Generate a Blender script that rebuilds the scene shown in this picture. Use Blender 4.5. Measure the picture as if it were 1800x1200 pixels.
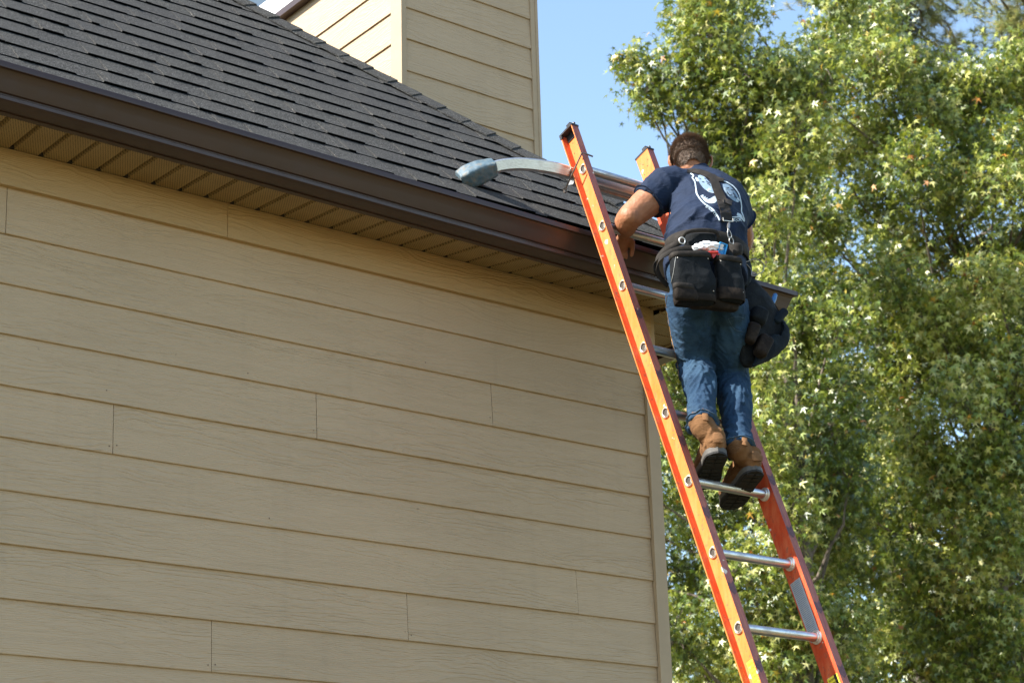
import bpy, bmesh, math, random
import numpy as np
from mathutils import Vector, Matrix, noise
from mathutils.bvhtree import BVHTree

# ------------------------------------------------------------------ camera, sky, sun, exposure
sc = bpy.context.scene
for o in list(bpy.data.objects): bpy.data.objects.remove(o)
COL = sc.collection
YAW, PIT, ROL, FPX = 0.6633, 0.3278, -0.0269, 3397.0
EYE = np.array([-5.393, -5.9229, -2.2965])
fw = np.array([math.sin(YAW)*math.cos(PIT), math.cos(YAW)*math.cos(PIT), math.sin(PIT)])
r0 = np.array([math.cos(YAW), -math.sin(YAW), 0.0]); u0 = np.cross(r0, fw)
rt = r0*math.cos(ROL)+u0*math.sin(ROL); up = -r0*math.sin(ROL)+u0*math.cos(ROL)
cd = bpy.data.cameras.new('camera'); cam = bpy.data.objects.new('camera', cd); COL.objects.link(cam)
M = Matrix(((rt[0], up[0], -fw[0], EYE[0]), (rt[1], up[1], -fw[1], EYE[1]), (rt[2], up[2], -fw[2], EYE[2]), (0, 0, 0, 1)))
cam.matrix_world = M
cd.sensor_width = 36; cd.lens = FPX/1800*36; cd.clip_start = .1; cd.clip_end = 900
cd.dof.use_dof = True; cd.dof.focus_distance = 7.6; cd.dof.aperture_fstop = 7.1
sc.camera = cam
SUN = Vector((-0.712, 0.214, 0.669)).normalized()       # towards the sun
sl = bpy.data.lights.new('sun', 'SUN'); sl.energy = 5.0; sl.angle = math.radians(.53); sl.color = (1, .955, .88)
so = bpy.data.objects.new('sun', sl); COL.objects.link(so)
so.rotation_euler = SUN.to_track_quat('Z', 'Y').to_euler(); so.location = (-10, 0, 20)
w = bpy.data.worlds.new('World'); sc.world = w; w.use_nodes = True
nt = w.node_tree; bg = nt.nodes['Background']
sk = nt.nodes.new('ShaderNodeTexSky'); sk.sky_type = 'NISHITA'; sk.sun_disc = False
sk.sun_elevation = math.asin(SUN.z); sk.sun_rotation = math.atan2(SUN.x, SUN.y)
sk.air_density = 1.0; sk.dust_density = .7; sk.ozone_density = 1.3; sk.altitude = 50
tn = nt.nodes.new('ShaderNodeMix'); tn.data_type = 'RGBA'; tn.blend_type = 'MULTIPLY'; tn.inputs[0].default_value = 1; tn.inputs[7].default_value = (1.04, 1.035, .97, 1)
nt.links.new(sk.outputs[0], tn.inputs[6]); nt.links.new(tn.outputs[2], bg.inputs[0]); bg.inputs[1].default_value = .135
sc.view_settings.view_transform = 'Standard'; sc.view_settings.look = 'None'
sc.view_settings.exposure = 1.46; sc.view_settings.gamma = 1; sc.view_settings.use_curve_mapping = False
sc.render.resolution_x = 1024; sc.render.resolution_y = 682

def pix(x, y, Y):                                     # a point of the place on the plane at depth Y
    d = fw+rt*(x-900)/FPX-up*(y-600)/FPX
    return Vector(EYE+d*(Y-EYE[1])/d[1])
def pixX(x, y, X):
    d = fw+rt*(x-900)/FPX-up*(y-600)/FPX
    return Vector(EYE+d*(X-EYE[0])/d[0])
def far(x, y, D):
    d = fw+rt*(x-900)/FPX-up*(y-600)/FPX
    return Vector(EYE+d*D)

# ------------------------------------------------------------------ helpers
def tag(o, label=None, cat=None, group=None, kind=None):
    if label: o['label'] = label
    if cat: o['category'] = cat
    if group: o['group'] = group
    if kind: o['kind'] = kind
    return o
WL = {}
def inv(p): return Matrix.Translation(-WL.get(p.name, Vector((0, 0, 0))))
def empty(name, loc=(0, 0, 0), parent=None):
    o = bpy.data.objects.new(name, None); COL.objects.link(o); o.location = loc; o.empty_display_size = .1; WL[o.name] = Vector(loc)
    if parent is not None: o.parent = parent; o.matrix_parent_inverse = inv(parent)
    return o
def mesh(name, V, F, m, parent=None, smooth=False, mi=None, attrs=None):
    me = bpy.data.meshes.new(name)
    me.from_pydata([tuple(v) for v in V], [], F)
    for k in (m if isinstance(m, (list, tuple)) else [m]): me.materials.append(k)
    if mi: me.polygons.foreach_set('material_index', mi)
    if smooth: me.polygons.foreach_set('use_smooth', [True]*len(me.polygons))
    me.update()
    return link(name, me, parent)
def link(name, me, parent=None):
    o = bpy.data.objects.new(name, me); COL.objects.link(o)
    if parent is not None:
        o.parent = parent; o.matrix_parent_inverse = inv(parent)
    return o
class MB:
    def __init__(s): s.V = []; s.F = []; s.I = []
    def add(s, V, F, mi=0):
        b = len(s.V); s.V += [Vector(v) for v in V]; s.F += [tuple(i+b for i in f) for f in F]; s.I += [mi]*len(F); return s
    def hexa(s, P, mi=0):      # 8 points: bottom 4 ccw, top 4 ccw
        return s.add(P, [(3, 2, 1, 0), (4, 5, 6, 7), (0, 1, 5, 4), (1, 2, 6, 5), (2, 3, 7, 6), (3, 0, 4, 7)], mi)
    def box(s, a, b, mi=0):
        x0, y0, z0 = [min(a[i], b[i]) for i in range(3)]; x1, y1, z1 = [max(a[i], b[i]) for i in range(3)]
        return s.hexa([(x0, y0, z0), (x1, y0, z0), (x1, y1, z0), (x0, y1, z0), (x0, y0, z1), (x1, y0, z1), (x1, y1, z1), (x0, y1, z1)], mi)
    def obox(s, c, ax, ay, az, hx, hy, hz, mi=0):
        c = Vector(c); ax = Vector(ax)*hx; ay = Vector(ay)*hy; az = Vector(az)*hz
        return s.hexa([c-ax-ay-az, c+ax-ay-az, c+ax+ay-az, c-ax+ay-az, c-ax-ay+az, c+ax-ay+az, c+ax+ay+az, c-ax+ay+az], mi)
    def prism(s, prof, A, B, mi=0, cap=True):   # prof: list of Vectors (section at A), extruded by B-A
        n = len(prof); d = Vector(B)-Vector(A)
        V = [Vector(p) for p in prof]+[Vector(p)+d for p in prof]
        F = [(i, (i+1) % n, n+(i+1) % n, n+i) for i in range(n)]
        if cap: F += [tuple(range(n-1, -1, -1)), tuple(range(n, 2*n))]
        return s.add(V, F, mi)
    def loft(s, P, Rr, n=16, ref=None, mi=0, cap=True, sup=2.0, sec=None):
        if sec: n = len(sec)
        # P centres, Rr list of (a,b), ref = direction of the a axis
        P = [Vector(p) for p in P]; V = []; m = len(P)
        ref = Vector(ref) if ref is not None else None
        pa = None
        for i in range(m):
            t = (P[min(i+1, m-1)]-P[max(i-1, 0)]).normalized()
            if ref is not None: a = ref-t*ref.dot(t)
            elif pa is None:
                a = t.orthogonal()
            else: a = pa-t*pa.dot(t)
            a.normalize(); pa = a; b = t.cross(a)
            r = Rr[i] if hasattr(Rr[i], '__len__') else (Rr[i], Rr[i])
            for k in range(n):
                th = 2*math.pi*k/n; c, q = math.cos(th), math.sin(th)
                if sec: c, q = sec[k]
                elif sup != 2.0:
                    c = math.copysign(abs(c)**(2/sup), c); q = math.copysign(abs(q)**(2/sup), q)
                V.append(P[i]+a*r[0]*c+b*r[1]*q)
        F = [(i*n+k, i*n+(k+1) % n, (i+1)*n+(k+1) % n, (i+1)*n+k) for i in range(m-1) for k in range(n)]
        if cap: F += [tuple(range(n-1, -1, -1)), tuple(range((m-1)*n, m*n))]
        return s.add(V, F, mi)
    def ball(s, c, r, R=None, n=14, m=9, mi=0):
        c = Vector(c); r = r if hasattr(r, '__len__') else (r, r, r); V = []; R = R or Matrix.Identity(3)
        V.append(c+R@Vector((0, 0, -r[2])))
        for i in range(1, m):
            ph = -math.pi/2+math.pi*i/m
            for k in range(n):
                th = 2*math.pi*k/n
                V.append(c+R@Vector((r[0]*math.cos(ph)*math.cos(th), r[1]*math.cos(ph)*math.sin(th), r[2]*math.sin(ph))))
        V.append(c+R@Vector((0, 0, r[2]))); L = len(V)-1
        F = [(0, 1+(k+1) % n, 1+k) for k in range(n)]
        F += [(1+i*n+k, 1+i*n+(k+1) % n, 1+(i+1)*n+(k+1) % n, 1+(i+1)*n+k) for i in range(m-2) for k in range(n)]
        F += [(L, 1+(m-2)*n+k, 1+(m-2)*n+(k+1) % n) for k in range(n)]
        return s.add(V, F, mi)
    def build(s, name, m, parent=None, smooth=False):
        o = mesh(name, s.V, s.F, m, parent, False, s.I)
        if smooth:
            me = o.data; me.polygons.foreach_set('use_smooth', [True]*len(me.polygons))
            try: me.set_sharp_from_angle(angle=math.radians(smooth if smooth > 1 else 40))
            except Exception: pass
        return o
def spline(P, n=8):
    P = [Vector(p) for p in P]; out = []
    for i in range(len(P)-1):
        a = P[max(i-1, 0)]; b = P[i]; c = P[i+1]; d = P[min(i+2, len(P)-1)]
        for k in range(n):
            t = k/n
            out.append(.5*((2*b)+(c-a)*t+(2*a-5*b+4*c-d)*t*t+(-a+3*b-3*c+d)*t**3))
    out.append(P[-1]); return out
def sp1(R, n=8):
    Q = spline([(r[0], r[1], 0) if hasattr(r, '__len__') else (r, r, 0) for r in R], n); return [(q.x, q.y) for q in Q]
def remesh(mb, vox, smooth=2, fac=.5):
    me = bpy.data.meshes.new('t'); me.from_pydata([tuple(v) for v in mb.V], [], mb.F); me.update()
    o = bpy.data.objects.new('t', me); COL.objects.link(o)
    r = o.modifiers.new('r', 'REMESH'); r.mode = 'VOXEL'; r.voxel_size = vox; r.adaptivity = 0
    if smooth:
        q = o.modifiers.new('s', 'SMOOTH'); q.iterations = smooth; q.factor = fac
    dg = bpy.context.evaluated_depsgraph_get()
    me2 = bpy.data.meshes.new_from_object(o.evaluated_get(dg))
    bpy.data.objects.remove(o); return me2
def displace(me, fn):
    n = len(me.vertices); co = np.empty(n*3, 'f'); no = np.empty(n*3, 'f')
    me.vertices.foreach_get('co', co); me.vertices.foreach_get('normal', no)
    co = co.reshape(-1, 3); no = no.reshape(-1, 3)
    d = np.array([fn(Vector(co[i]), Vector(no[i])) for i in range(n)], 'f')
    co = co+no*d[:, None]; me.vertices.foreach_set('co', co.ravel()); me.update()
def finish(name, me, m, parent):
    me.materials.clear(); me.materials.append(m); me.name = name
    me.polygons.foreach_set('use_smooth', [True]*len(me.polygons)); return link(name, me, parent)

# ------------------------------------------------------------------ materials
class N:
    def __init__(s, name):
        s.m = bpy.data.materials.new(name); s.m.use_nodes = True; s.t = s.m.node_tree; s.b = s.t.nodes['Principled BSDF']
        s.out = s.t.nodes['Material Output']
    def n(s, typ, **k):
        o = s.t.nodes.new('ShaderNode'+typ)
        for a, v in k.items():
            if a in ('loc',): continue
            setattr(o, a, v)
        return o
    def l(s, a, b): s.t.links.new(a, b)
    def math(s, op, a, b=None, c=None):
        o = s.n('Math', operation=op)
        for i, v in enumerate((a, b, c)):
            if v is None: continue
            if isinstance(v, (int, float)): o.inputs[i].default_value = v
            else: s.l(v, o.inputs[i])
        return o.outputs[0]
    def coord(s, kind='Object', scale=(1, 1, 1), rnd=False, rot=(0, 0, 0)):
        t = s.n('TexCoord'); mp = s.n('Mapping'); s.l(t.outputs[kind], mp.inputs[0]); mp.inputs['Scale'].default_value = scale
        mp.inputs['Rotation'].default_value = rot
        if rnd:
            oi = s.n('ObjectInfo'); v = s.n('CombineXYZ'); q = s.math('MULTIPLY', oi.outputs['Random'], 57.0)
            s.l(q, v.inputs[0]); q2 = s.math('MULTIPLY', oi.outputs['Random'], 231.0); s.l(q2, v.inputs[1]); s.l(q2, v.inputs[2])
            s.l(v.outputs[0], mp.inputs['Location'])
        return mp.outputs[0]
    def noise(s, vec, scale=5, det=4, rough=.5, dist=0):
        o = s.n('TexNoise'); o.inputs['Scale'].default_value = scale; o.inputs['Detail'].default_value = det
        o.inputs['Roughness'].default_value = rough; o.inputs['Distortion'].default_value = dist
        s.l(vec, o.inputs['Vector']); return o.outputs['Fac']
    def ramp(s, fac, stops):
        o = s.n('ValToRGB'); s.l(fac, o.inputs[0]); e = o.color_ramp.elements
        while len(e) < len(stops): e.new(.5)
        for i, (p, c) in enumerate(stops):
            e[i].position = p; e[i].color = tuple(c)+(1,) if hasattr(c, '__len__') else (c, c, c, 1)
        return o.outputs[0]
    def mix(s, f, a, b, bt='MIX'):
        o = s.n('Mix', data_type='RGBA', blend_type=bt)
        for i, v in ((0, f), (6, a), (7, b)):
            if isinstance(v, (int, float)): o.inputs[i].default_value = v
            elif hasattr(v, '__len__'): o.inputs[i].default_value = tuple(v)+(1,)
            else: s.l(v, o.inputs[i])
        return o.outputs[2]
    def bump(s, h, strength=.3, dist=.01, prev=None):
        o = s.n('Bump'); o.inputs['Strength'].default_value = strength; o.inputs['Distance'].default_value = dist
        s.l(h, o.inputs['Height'])
        if prev is not None: s.l(prev, o.inputs['Normal'])
        return o.outputs[0]
    def set(s, col=None, rough=None, metal=None, nrm=None, spec=None):
        for k, v in (('Base Color', col), ('Roughness', rough), ('Metallic', metal), ('Normal', nrm), ('Specular IOR Level', spec)):
            if v is None: continue
            if isinstance(v, (int, float)): s.b.inputs[k].default_value = v
            elif hasattr(v, '__len__'): s.b.inputs[k].default_value = tuple(v)+(1,)
            else: s.l(v, s.b.inputs[k])
        return s.m
def simple(name, col, rough=.5, metal=0, var=.15, scale=30, bump=.1, bd=.002, spec=.5):
    a = N(name); v = a.coord('Object'); f = a.noise(v, scale, 5, .6)
    dark = tuple(c*(1-var) for c in col); lite = tuple(min(1, c*(1+var)) for c in col)
    c = a.ramp(f, [(.3, dark), (.7, lite)])
    f2 = a.noise(v, scale*4, 3)
    return a.set(c, rough, metal, a.bump(f2, bump, bd), spec)

def siding_mat(name, col, amp=1.0):
    a = N(name)
    v = a.coord('Object', (1, 1, 1), True)
    sx = a.n('SeparateXYZ'); a.l(v, sx.inputs[0])
    def grain(xs, zs, A, fr):
        cx = a.n('CombineXYZ'); a.l(a.math('MULTIPLY', a.math('ADD', sx.outputs[0], sx.outputs[1]), xs), cx.inputs[0]); a.l(a.math('MULTIPLY', sx.outputs[2], zs), cx.inputs[2])
        nz = a.noise(cx.outputs[0], 1.0, 3.5, .55, .35)
        ph = a.math('ADD', a.math('MULTIPLY', nz, A), a.math('MULTIPLY', sx.outputs[2], fr))
        return a.math('SINE', ph)
    g1 = grain(1.7, 8.5, 62, 260)
    g2 = grain(3.0, 16, 46, 900)
    # sharpen ridges to embossed lines
    h1 = a.math('POWER', a.math('MULTIPLY_ADD', g1, .5, .5), 2.5)
    h2 = a.math('MULTIPLY_ADD', g2, .5, .5)
    msk = a.ramp(a.noise(a.coord('Object', (1.2, 1.2, 7), True), 1.0, 2), [(.35, .15), (.65, 1.0)])
    h = a.math('ADD', a.math('MULTIPLY', h1, msk), a.math('MULTIPLY', h2, .35))
    nb = a.bump(h, .74*amp, .0026)
    fine = a.noise(a.coord('Object', (60, 60, 500)), 1.0, 3)
    nb = a.bump(fine, .22, .0015, nb)
    big = a.noise(a.coord('Object', (1, 1, 1.6)), 1.3, 5, .6)
    c1 = a.mix(a.ramp(big, [(.3, 0.), (.75, 1.)]), tuple(c*.93 for c in col), tuple(c*1.05 for c in col))
    oi = a.n('ObjectInfo'); c1 = a.mix(a.math('MULTIPLY', oi.outputs['Random'], .10), c1, (col[0]*1.3, col[1]*1.25, col[2]*1.3))
    c1 = a.mix(a.math('MULTIPLY', h1, .03), c1, tuple(c*.55 for c in col))
    spots = a.ramp(a.noise(a.coord('Object', (1, 1, 1)), 19, 2, .5), [(.78, 0.), (.80, 1.)])
    c1 = a.mix(a.math('MULTIPLY', spots, .35), c1, (.09, .07, .05))
    streak = a.ramp(a.noise(a.coord('Object', (7, 7, .5)), 1.6, 5, .65), [(.55, 0.), (.8, 1.)])
    c1 = a.mix(a.math('MULTIPLY', streak, .13), c1, (.16, .13, .09))
    return a.set(c1, .62, 0, nb, .35)
M_SIDE = siding_mat('siding_paint', (.435, .319, .199))
M_TRIM = siding_mat('ochre_trim', (.41, .275, .135), .9)  # frieze tone, a warmer ochre than the siding
M_SMOOTH_TRIM = simple('smooth_trim_paint', (.375, .272, .162), .6, 0, .06, 8, .05)
def soffit_mat():
    a = N('perforated_soffit_vinyl'); t = a.n('TexCoord'); s = a.n('SeparateXYZ'); a.l(t.outputs['Object'], s.inputs[0])
    def cell(o, off=0.):
        return a.math('SUBTRACT', a.math('FRACT', a.math('ADD', a.math('DIVIDE', o, .0095), off)), .5)
    row = a.math('FLOOR', a.math('DIVIDE', s.outputs[1], .0095))
    stag = a.math('MULTIPLY', a.math('MODULO', a.math('ABSOLUTE', row), 2.0), .5)
    fx = a.math('SUBTRACT', a.math('FRACT', a.math('ADD', a.math('DIVIDE', s.outputs[0], .0095), stag)), .5); fy = cell(s.outputs[1])
    d = a.math('SQRT', a.math('ADD', a.math('MULTIPLY', fx, fx), a.math('MULTIPLY', fy, fy)))
    hole = a.math('LESS_THAN', d, .25)
    n = a.noise(a.coord('Object'), 9, 4)
    base = a.ramp(n, [(.3, (.28, .185, .080)), (.7, (.33, .225, .105))])
    c = a.mix(hole, base, (.03, .022, .012))
    return a.set(c, .55, 0, a.bump(a.math('SUBTRACT', 1.0, hole), .4, .002))
M_SOF = soffit_mat()
M_SOFP = simple('soffit_trim_vinyl', (.31, .21, .10), .55, 0, .08, 9, .05)
def gut():
    a = N('brown_gutter_metal'); v = a.coord('Object', (1, 6, 6)); n = a.noise(v, 2.2, 5, .6)
    c = a.ramp(n, [(.3, (.034, .0165, .011)), (.7, (.046, .023, .0165))])
    n2 = a.ramp(a.noise(a.coord('Object'), 14, 6, .7), [(.5, .38), (.75, .55)])
    return a.set(c, n2, 0, a.bump(a.noise(a.coord('Object', (1.5, 8, 8)), 3, 2), .12, .004), .5)
M_GUT = gut()
def shing():
    a = N('asphalt_shingle'); v = a.coord('Object', (1, 1, 1), True)
    g = a.noise(v, 150, 4, .9); g2 = a.noise(v, 900, 1, .5); b = a.noise(v, 7, 4)
    c = a.ramp(g, [(.38, (.005, .005, .005)), (.5, (.031, .030, .028)), (.58, (.100, .096, .088)), (.66, (.32, .315, .30))])
    oi = a.n('ObjectInfo')
    c = a.mix(a.math('MULTIPLY', a.math('SUBTRACT', oi.outputs['Random'], .35), .55), c, (.035, .034, .036))
    c = a.mix(a.ramp(b, [(.35, 0.), (.7, .45)]), c, (.056, .054, .049))
    c = a.mix(a.ramp(a.noise(a.coord('Object', (9, 1.2, 1.2)), 1.3, 4), [(.5, 0.), (.8, .22)]), c, (.03, .03, .03))
    return a.set(c, .93, 0, a.bump(g2, .8, .0022, a.bump(g, .8, .003)), .2)
M_SH = shing()
M_SHD = simple('shingle_felt_edge', (.0025, .003, .0032), 1.0, 0, .1, 40, .0, .002, .0)
M_GLASS = simple('window_glass', (.03, .05, .07), .04, 0, .02, 5, .0, .001, 1.0)
M_WHITE = simple('white_window_trim', (.78, .78, .77), .45, 0, .04, 6, .03)
M_NAVY = simple('dark_blue_frame', (.035, .06, .09), .4, 0, .1, 9, .05)
def ladder_mat(name, base, faded):
    a = N(name); v = a.coord('Object'); big = a.noise(v, 3.2, 5, .65); fib = a.noise(a.coord('Object', (260, 40, 9), rot=(0, 0, 0)), 1, 4, .7)
    c = a.mix(a.ramp(big, [(.35, 0.), (.68, 1.)]), base, faded)
    c = a.mix(a.ramp(fib, [(.4, 0.), (.75, .35)]), c, (.78, .32, .14))
    c = a.mix(a.ramp(a.noise(v, 46, 6, .75), [(.56, 0.), (.66, .8)]), c, (.16, .07, .05))
    c = a.mix(a.ramp(a.noise(v, 21, 3, .5), [(.68, 0.), (.70, .85)]), c, (.62, .55, .47))
    return a.set(c, .52, 0, a.bump(fib, .25, .0012), .4)
M_ORG = ladder_mat('orange_fibreglass', (.64, .140, .012), (.62, .185, .035))
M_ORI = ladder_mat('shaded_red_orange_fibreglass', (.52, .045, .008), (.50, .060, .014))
M_RED = ladder_mat('shaded_mauve_fibreglass', (.22, .052, .050), (.20, .07, .066))  # same fibreglass, the near flange's dull shade put into a mauve tone
def alu(name='brushed_aluminium', dirt=.5):
    a = N(name); v = a.coord('Object'); st = a.noise(a.coord('Object', (6, 220, 220)), 1, 3)
    c = a.ramp(st, [(.3, (.50, .51, .52)), (.7, (.68, .69, .70))])
    d = a.ramp(a.noise(v, 13, 6, .75), [(.50, 0.), (.72, 1.)])
    c = a.mix(a.math('MULTIPLY', d, dirt), c, (.16, .12, .09))
    m = a.math('SUBTRACT', .95, a.math('MULTIPLY', d, dirt))
    return a.set(c, a.ramp(st, [(.2, .27), (.8, .42)]), m, a.bump(st, .12, .001))
M_ALUC = alu('clean_aluminium', .3); M_ALU = alu(); M_ALUD = alu('worn_dirty_aluminium', .75)
M_CAPR = simple('aluminium_rivet', (.72, .68, .62), .35, .7, .15, 60, .2)
M_DARK = simple('dark_hollow', (.03, .022, .018), .8, 0, .3, 60, .2)
M_BLK = simple('black_plastic', (.022, .023, .026), .42, 0, .3, 40, .15)
M_STEEL = simple('rusty_steel_rod', (.16, .13, .11), .45, .7, .4, 60, .3)
def rub():
    a = N('blue_rubber_with_rust'); v = a.coord('Object')
    c = a.ramp(a.noise(v, 34, 7, .75), [(.40, (.05, .095, .13)), (.52, (.080, .120, .145)), (.62, (.13, .125, .11)), (.74, (.14, .08, .04))])
    c = a.mix(a.ramp(a.noise(v, 9, 3), [(.52, 0.), (.66, .6)]), c, (.045, .075, .095))
    return a.set(c, .62, 0, a.bump(a.noise(v, 70, 5), .5, .003))
M_RUB = rub()
# ------------------------------------------------------------------ ground
GZ = -3.9
def ground():
    a = N('dry_lawn'); v = a.coord('Object'); f = a.noise(v, 1.2, 8, .7); g = a.noise(v, 30, 6, .8)
    c = a.mix(a.ramp(g, [(.3, 0.), (.7, 1.)]), (.07, .075, .025), (.16, .13, .06))
    c = a.mix(a.ramp(f, [(.4, 0.), (.65, .6)]), c, (.19, .145, .08))
    m = a.set(c, .95, 0, a.bump(g, .6, .03), .1)
    n = 48; V = []; F = []
    for i in range(n+1):
        for j in range(n+1):
            x = (i/n*2-1); y = (j/n*2-1); x = math.copysign(abs(x)**2.2, x)*400; y = math.copysign(abs(y)**2.2, y)*400
            d = math.hypot(x, y); V.append((x, y, GZ+(0 if d < 8 else noise.noise(Vector((x*.03, y*.03, 0)))*min(1, (d-8)/30)*.8)))
    for i in range(n):
        for j in range(n):
            k = i*(n+1)+j; F.append((k, k+n+1, k+n+2, k+1))
    tag(mesh('ground', V, F, m, None, True), kind='structure')
ground()

# ------------------------------------------------------------------ house
S = .18; Z1 = .2409
XL = -7.0
house = empty('house', (-3.5, 0, GZ))
tag(house, 'tan lap-sided house with dark shingled hip roof and brown gutter', 'house')
wall = MB().box((XL, .018, GZ-.1), (-.03, .20, .60)).build('front_wall', M_SMOOTH_TRIM, house)
def board_x(mb, x0, x1, zb, y0, h=.205, slope=1):
    # lap board on a wall facing -Y whose butt edge is at y0
    j = random.uniform(-.0012, .0012)
    P = [(x0, y0+j, zb), (x1, y0+j, zb), (x1, y0+.0085, zb), (x0, y0+.0085, zb), (x0, y0+.0105, zb+h), (x1, y0+.0105, zb+h), (x1, y0+.018, zb+h), (x0, y0+.018, zb+h)]
    e = .0022   # eased lower edge
    V = [(x0, y0+j+e, zb), (x1, y0+j+e, zb), (x1, y0+.0085, zb), (x0, y0+.0085, zb),
         (x0, y0+j, zb+e), (x1, y0+j, zb+e), P[4], P[5], P[6], P[7]]
    F = [(3, 2, 1, 0), (0, 1, 5, 4), (4, 5, 7, 6), (6, 7, 8, 9), (3, 9, 8, 2), (0, 4, 6, 9, 3), (1, 2, 8, 7, 5)]
    return mb.add(V, F)
random.seed(4)
joints = {0: -2.964, 2: -.873, 3: -1.701, 4: -2.527, 6: -.462, 7: -1.294, 8: -2.121, 1: -3.2, 5: -3.45, 9: -2.95, 10: -.9, 11: -1.8}
for c in range(0, 23):
    zb = Z1-S*c
    xs = [-.049]; j = joints.get(c, -.6-random.random()*3)
    cuts = []
    q = j
    while q < -.3: q += 3.66
    q -= 3.66
    while q > XL: cuts.append(q); q -= 3.66
    ed = [-.0475]+cuts+[XL]
    for a, b in zip(ed[:-1], ed[1:]):
        board_x(MB(), b+.0012, a-.0012, zb, 0.0).build('siding_board', M_SIDE, wall)
nh = MB()
for c, X in ((3, -1.715), (3, -1.688), (2, -.886), (4, -2.541), (4, -2.513), (6, -.475), (7, -1.308), (7, -1.28), (8, -2.135), (8, -2.107), (3, -2.56), (5, -1.9), (1, -1.2), (2, -2.0)):
    z_ = Z1-S*c+random.uniform(.022, .05); r_ = .0028
    nh.add([(X+r_*math.cos(t), -.0006+.0095*(z_-(Z1-S*c))/.205, z_+r_*math.sin(t)) for t in [2*math.pi*i/8 for i in range(8)]], [tuple(range(8))])
tag(nh.build('nail_heads', simple('rusty_nail_head', (.13, .085, .05), .7), wall), kind='stuff')
# frieze board under the soffit, two lengths
for a, b in ((-.002, -2.106), (-2.108, -5.7), (-5.702, XL)):
    m = MB(); m.prism([(a, -.014, .4145), (a, .017, .4145), (a, .017, .552), (a, -.010, .552), (a, -.010, .546), (a, -.012, .5425)], (a, 0, 0), (b, 0, 0))
    m.build('frieze_board', M_TRIM, wall)
cb = MB().box((-.046, -.009, GZ), (-.0045, .017, .4125)).box((-.0465, -.0125, GZ), (-.032, -.0092, .4125)).box((-.0040, -.006, GZ), (.022, .09, .5525))
cb.build('corner_board', M_SMOOTH_TRIM, wall)
sw = MB().box((-.20, .201, GZ-.1), (-.002, 7.0, .60)).build('side_wall', M_SMOOTH_TRIM, house)
for c in range(23):
    zb = Z1-S*c
    for y0, y1 in ((.0925, 3.4), (3.402, 7.0)):
        V = [(.016, y0, zb), (.016, y1, zb), (.008, y1, zb), (.008, y0, zb), (.006, y0, zb+.205), (.006, y1, zb+.205), (-.0015, y1, zb+.205), (-.0015, y0, zb+.205)]
        MB().add(V, [(0, 1, 2, 3), (0, 4, 5, 1), (4, 7, 6, 5), (3, 2, 6, 7), (0, 3, 7, 4), (1, 5, 6, 2)]).build('siding_board', M_SIDE, sw)
MB().box((-.001, .092, .4145), (.026, 7, .552)).build('frieze_board', M_TRIM, sw)

# eaves: soffit, fascia, gutter
def zt(X): return -.0148*(X+3.2)
EX = .368                               # side overhang
sof = MB().box((XL, -.255, .606), (-.21, .018, .618)).build('soffit', M_SOFP, house)
pw = .1095; x = -1.987
while x > -6.6: x -= pw
def panel(x0, x1, z=.5545):
    g = .0165; m = MB(); y0, y1 = -.262, -.006
    pr = [(x0, .019), (x0+g*.55, .0195), (x0+g, 0), (x1-g*.25, 0), (x1, .019)]
    top = .0155
    V = []; F = []
    for y, zz in ((y0, zt(x0)), (y1, 0)):
        for (px, pz) in pr: V.append((px, y, z+zz+pz))
        for (px, pz) in pr[::-1]: V.append((px, y, z+zz+max(pz, 0)+.0012))
    n = 10
    F = [(i, (i+1) % n, n+(i+1) % n, n+i) for i in range(n)]+[tuple(range(n-1, -1, -1)), tuple(range(n, 2*n))]
    return m.add(V, F)
cnt = 0
while x < EX-.38:
    panel(x, x+pw).build('soffit_panel', M_SOF, sof); x += pw
xe = x
# corner return and side soffit, panels run along X
m = MB(); m.prism([(xe, -.262, .5545+zt(xe)), (xe, -.006, .5545), (xe, -.006, .570), (xe, -.262, .570)], (xe, 0, 0), (.005, 0, 0)); m.build('soffit_panel', M_SOF, sof)
MB().box((.0055, -.262, .5485), (.0285, -.006, .566)).build('soffit_trim', M_SOFP, sof)
y = -.262
while y < 3.2:
    m = MB(); g = .0105; pr = [(y, .013), (y+g, 0), (y+pw-g*.35, 0), (y+pw, .013)]
    X0, X1 = .0295, EX
    V = [(X, a, .528+b) for X in (X0, X1) for a, b in pr]+[(X, a, .528+b+.0015) for X in (X0, X1) for a, b in pr]
    F = [(i, i+4, i+5, i+1) for i in range(3)]+[(8+i, 9+i, 13+i, 12+i) for i in range(3)]+[(4, 12, 15, 7)]
    m.add(V, F).build('soffit_panel', M_SOF, sof); y += pw
# J-channel along the frieze and along the fascia
MB().prism([(XL, -.0155, .5555), (XL, -.0050, .5555), (XL, -.0050, .574), (XL, -.0155, .574)], (XL, 0, 0), (0, 0, 0)).build('soffit_trim', M_DARK, sof)
def tilt_prism(pts, xa, xb, name, mat, par, smooth=False, n=14):
    # profile (y,z) swept along X with the slight fall of the eave
    V = []; F = []; k = len(pts)
    for i in range(n+1):
        X = xa+(xb-xa)*i/n
        wob = .0012*math.sin(X*3.1)+.0008*math.sin(X*7.7+1)
        for (a, b) in pts: V.append((X, a+wob, b+zt(X)))
    for i in range(n):
        for j in range(k): F.append((i*k+j, (i+1)*k+j, (i+1)*k+(j+1) % k, i*k+(j+1) % k))
    F += [tuple(range(k)), tuple(range(n*k+k-1, n*k-1, -1))]
    o = mesh(name, V, F, mat, par)
    if smooth:
        o.data.polygons.foreach_set('use_smooth', [True]*len(o.data.polygons)); o.data.set_sharp_from_angle(angle=math.radians(28))
    return o
tilt_prism([(-.262, .5465), (-.285, .5465), (-.285, .69), (-.262, .69)], XL, EX+.02, 'fascia', M_GUT, house)
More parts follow.
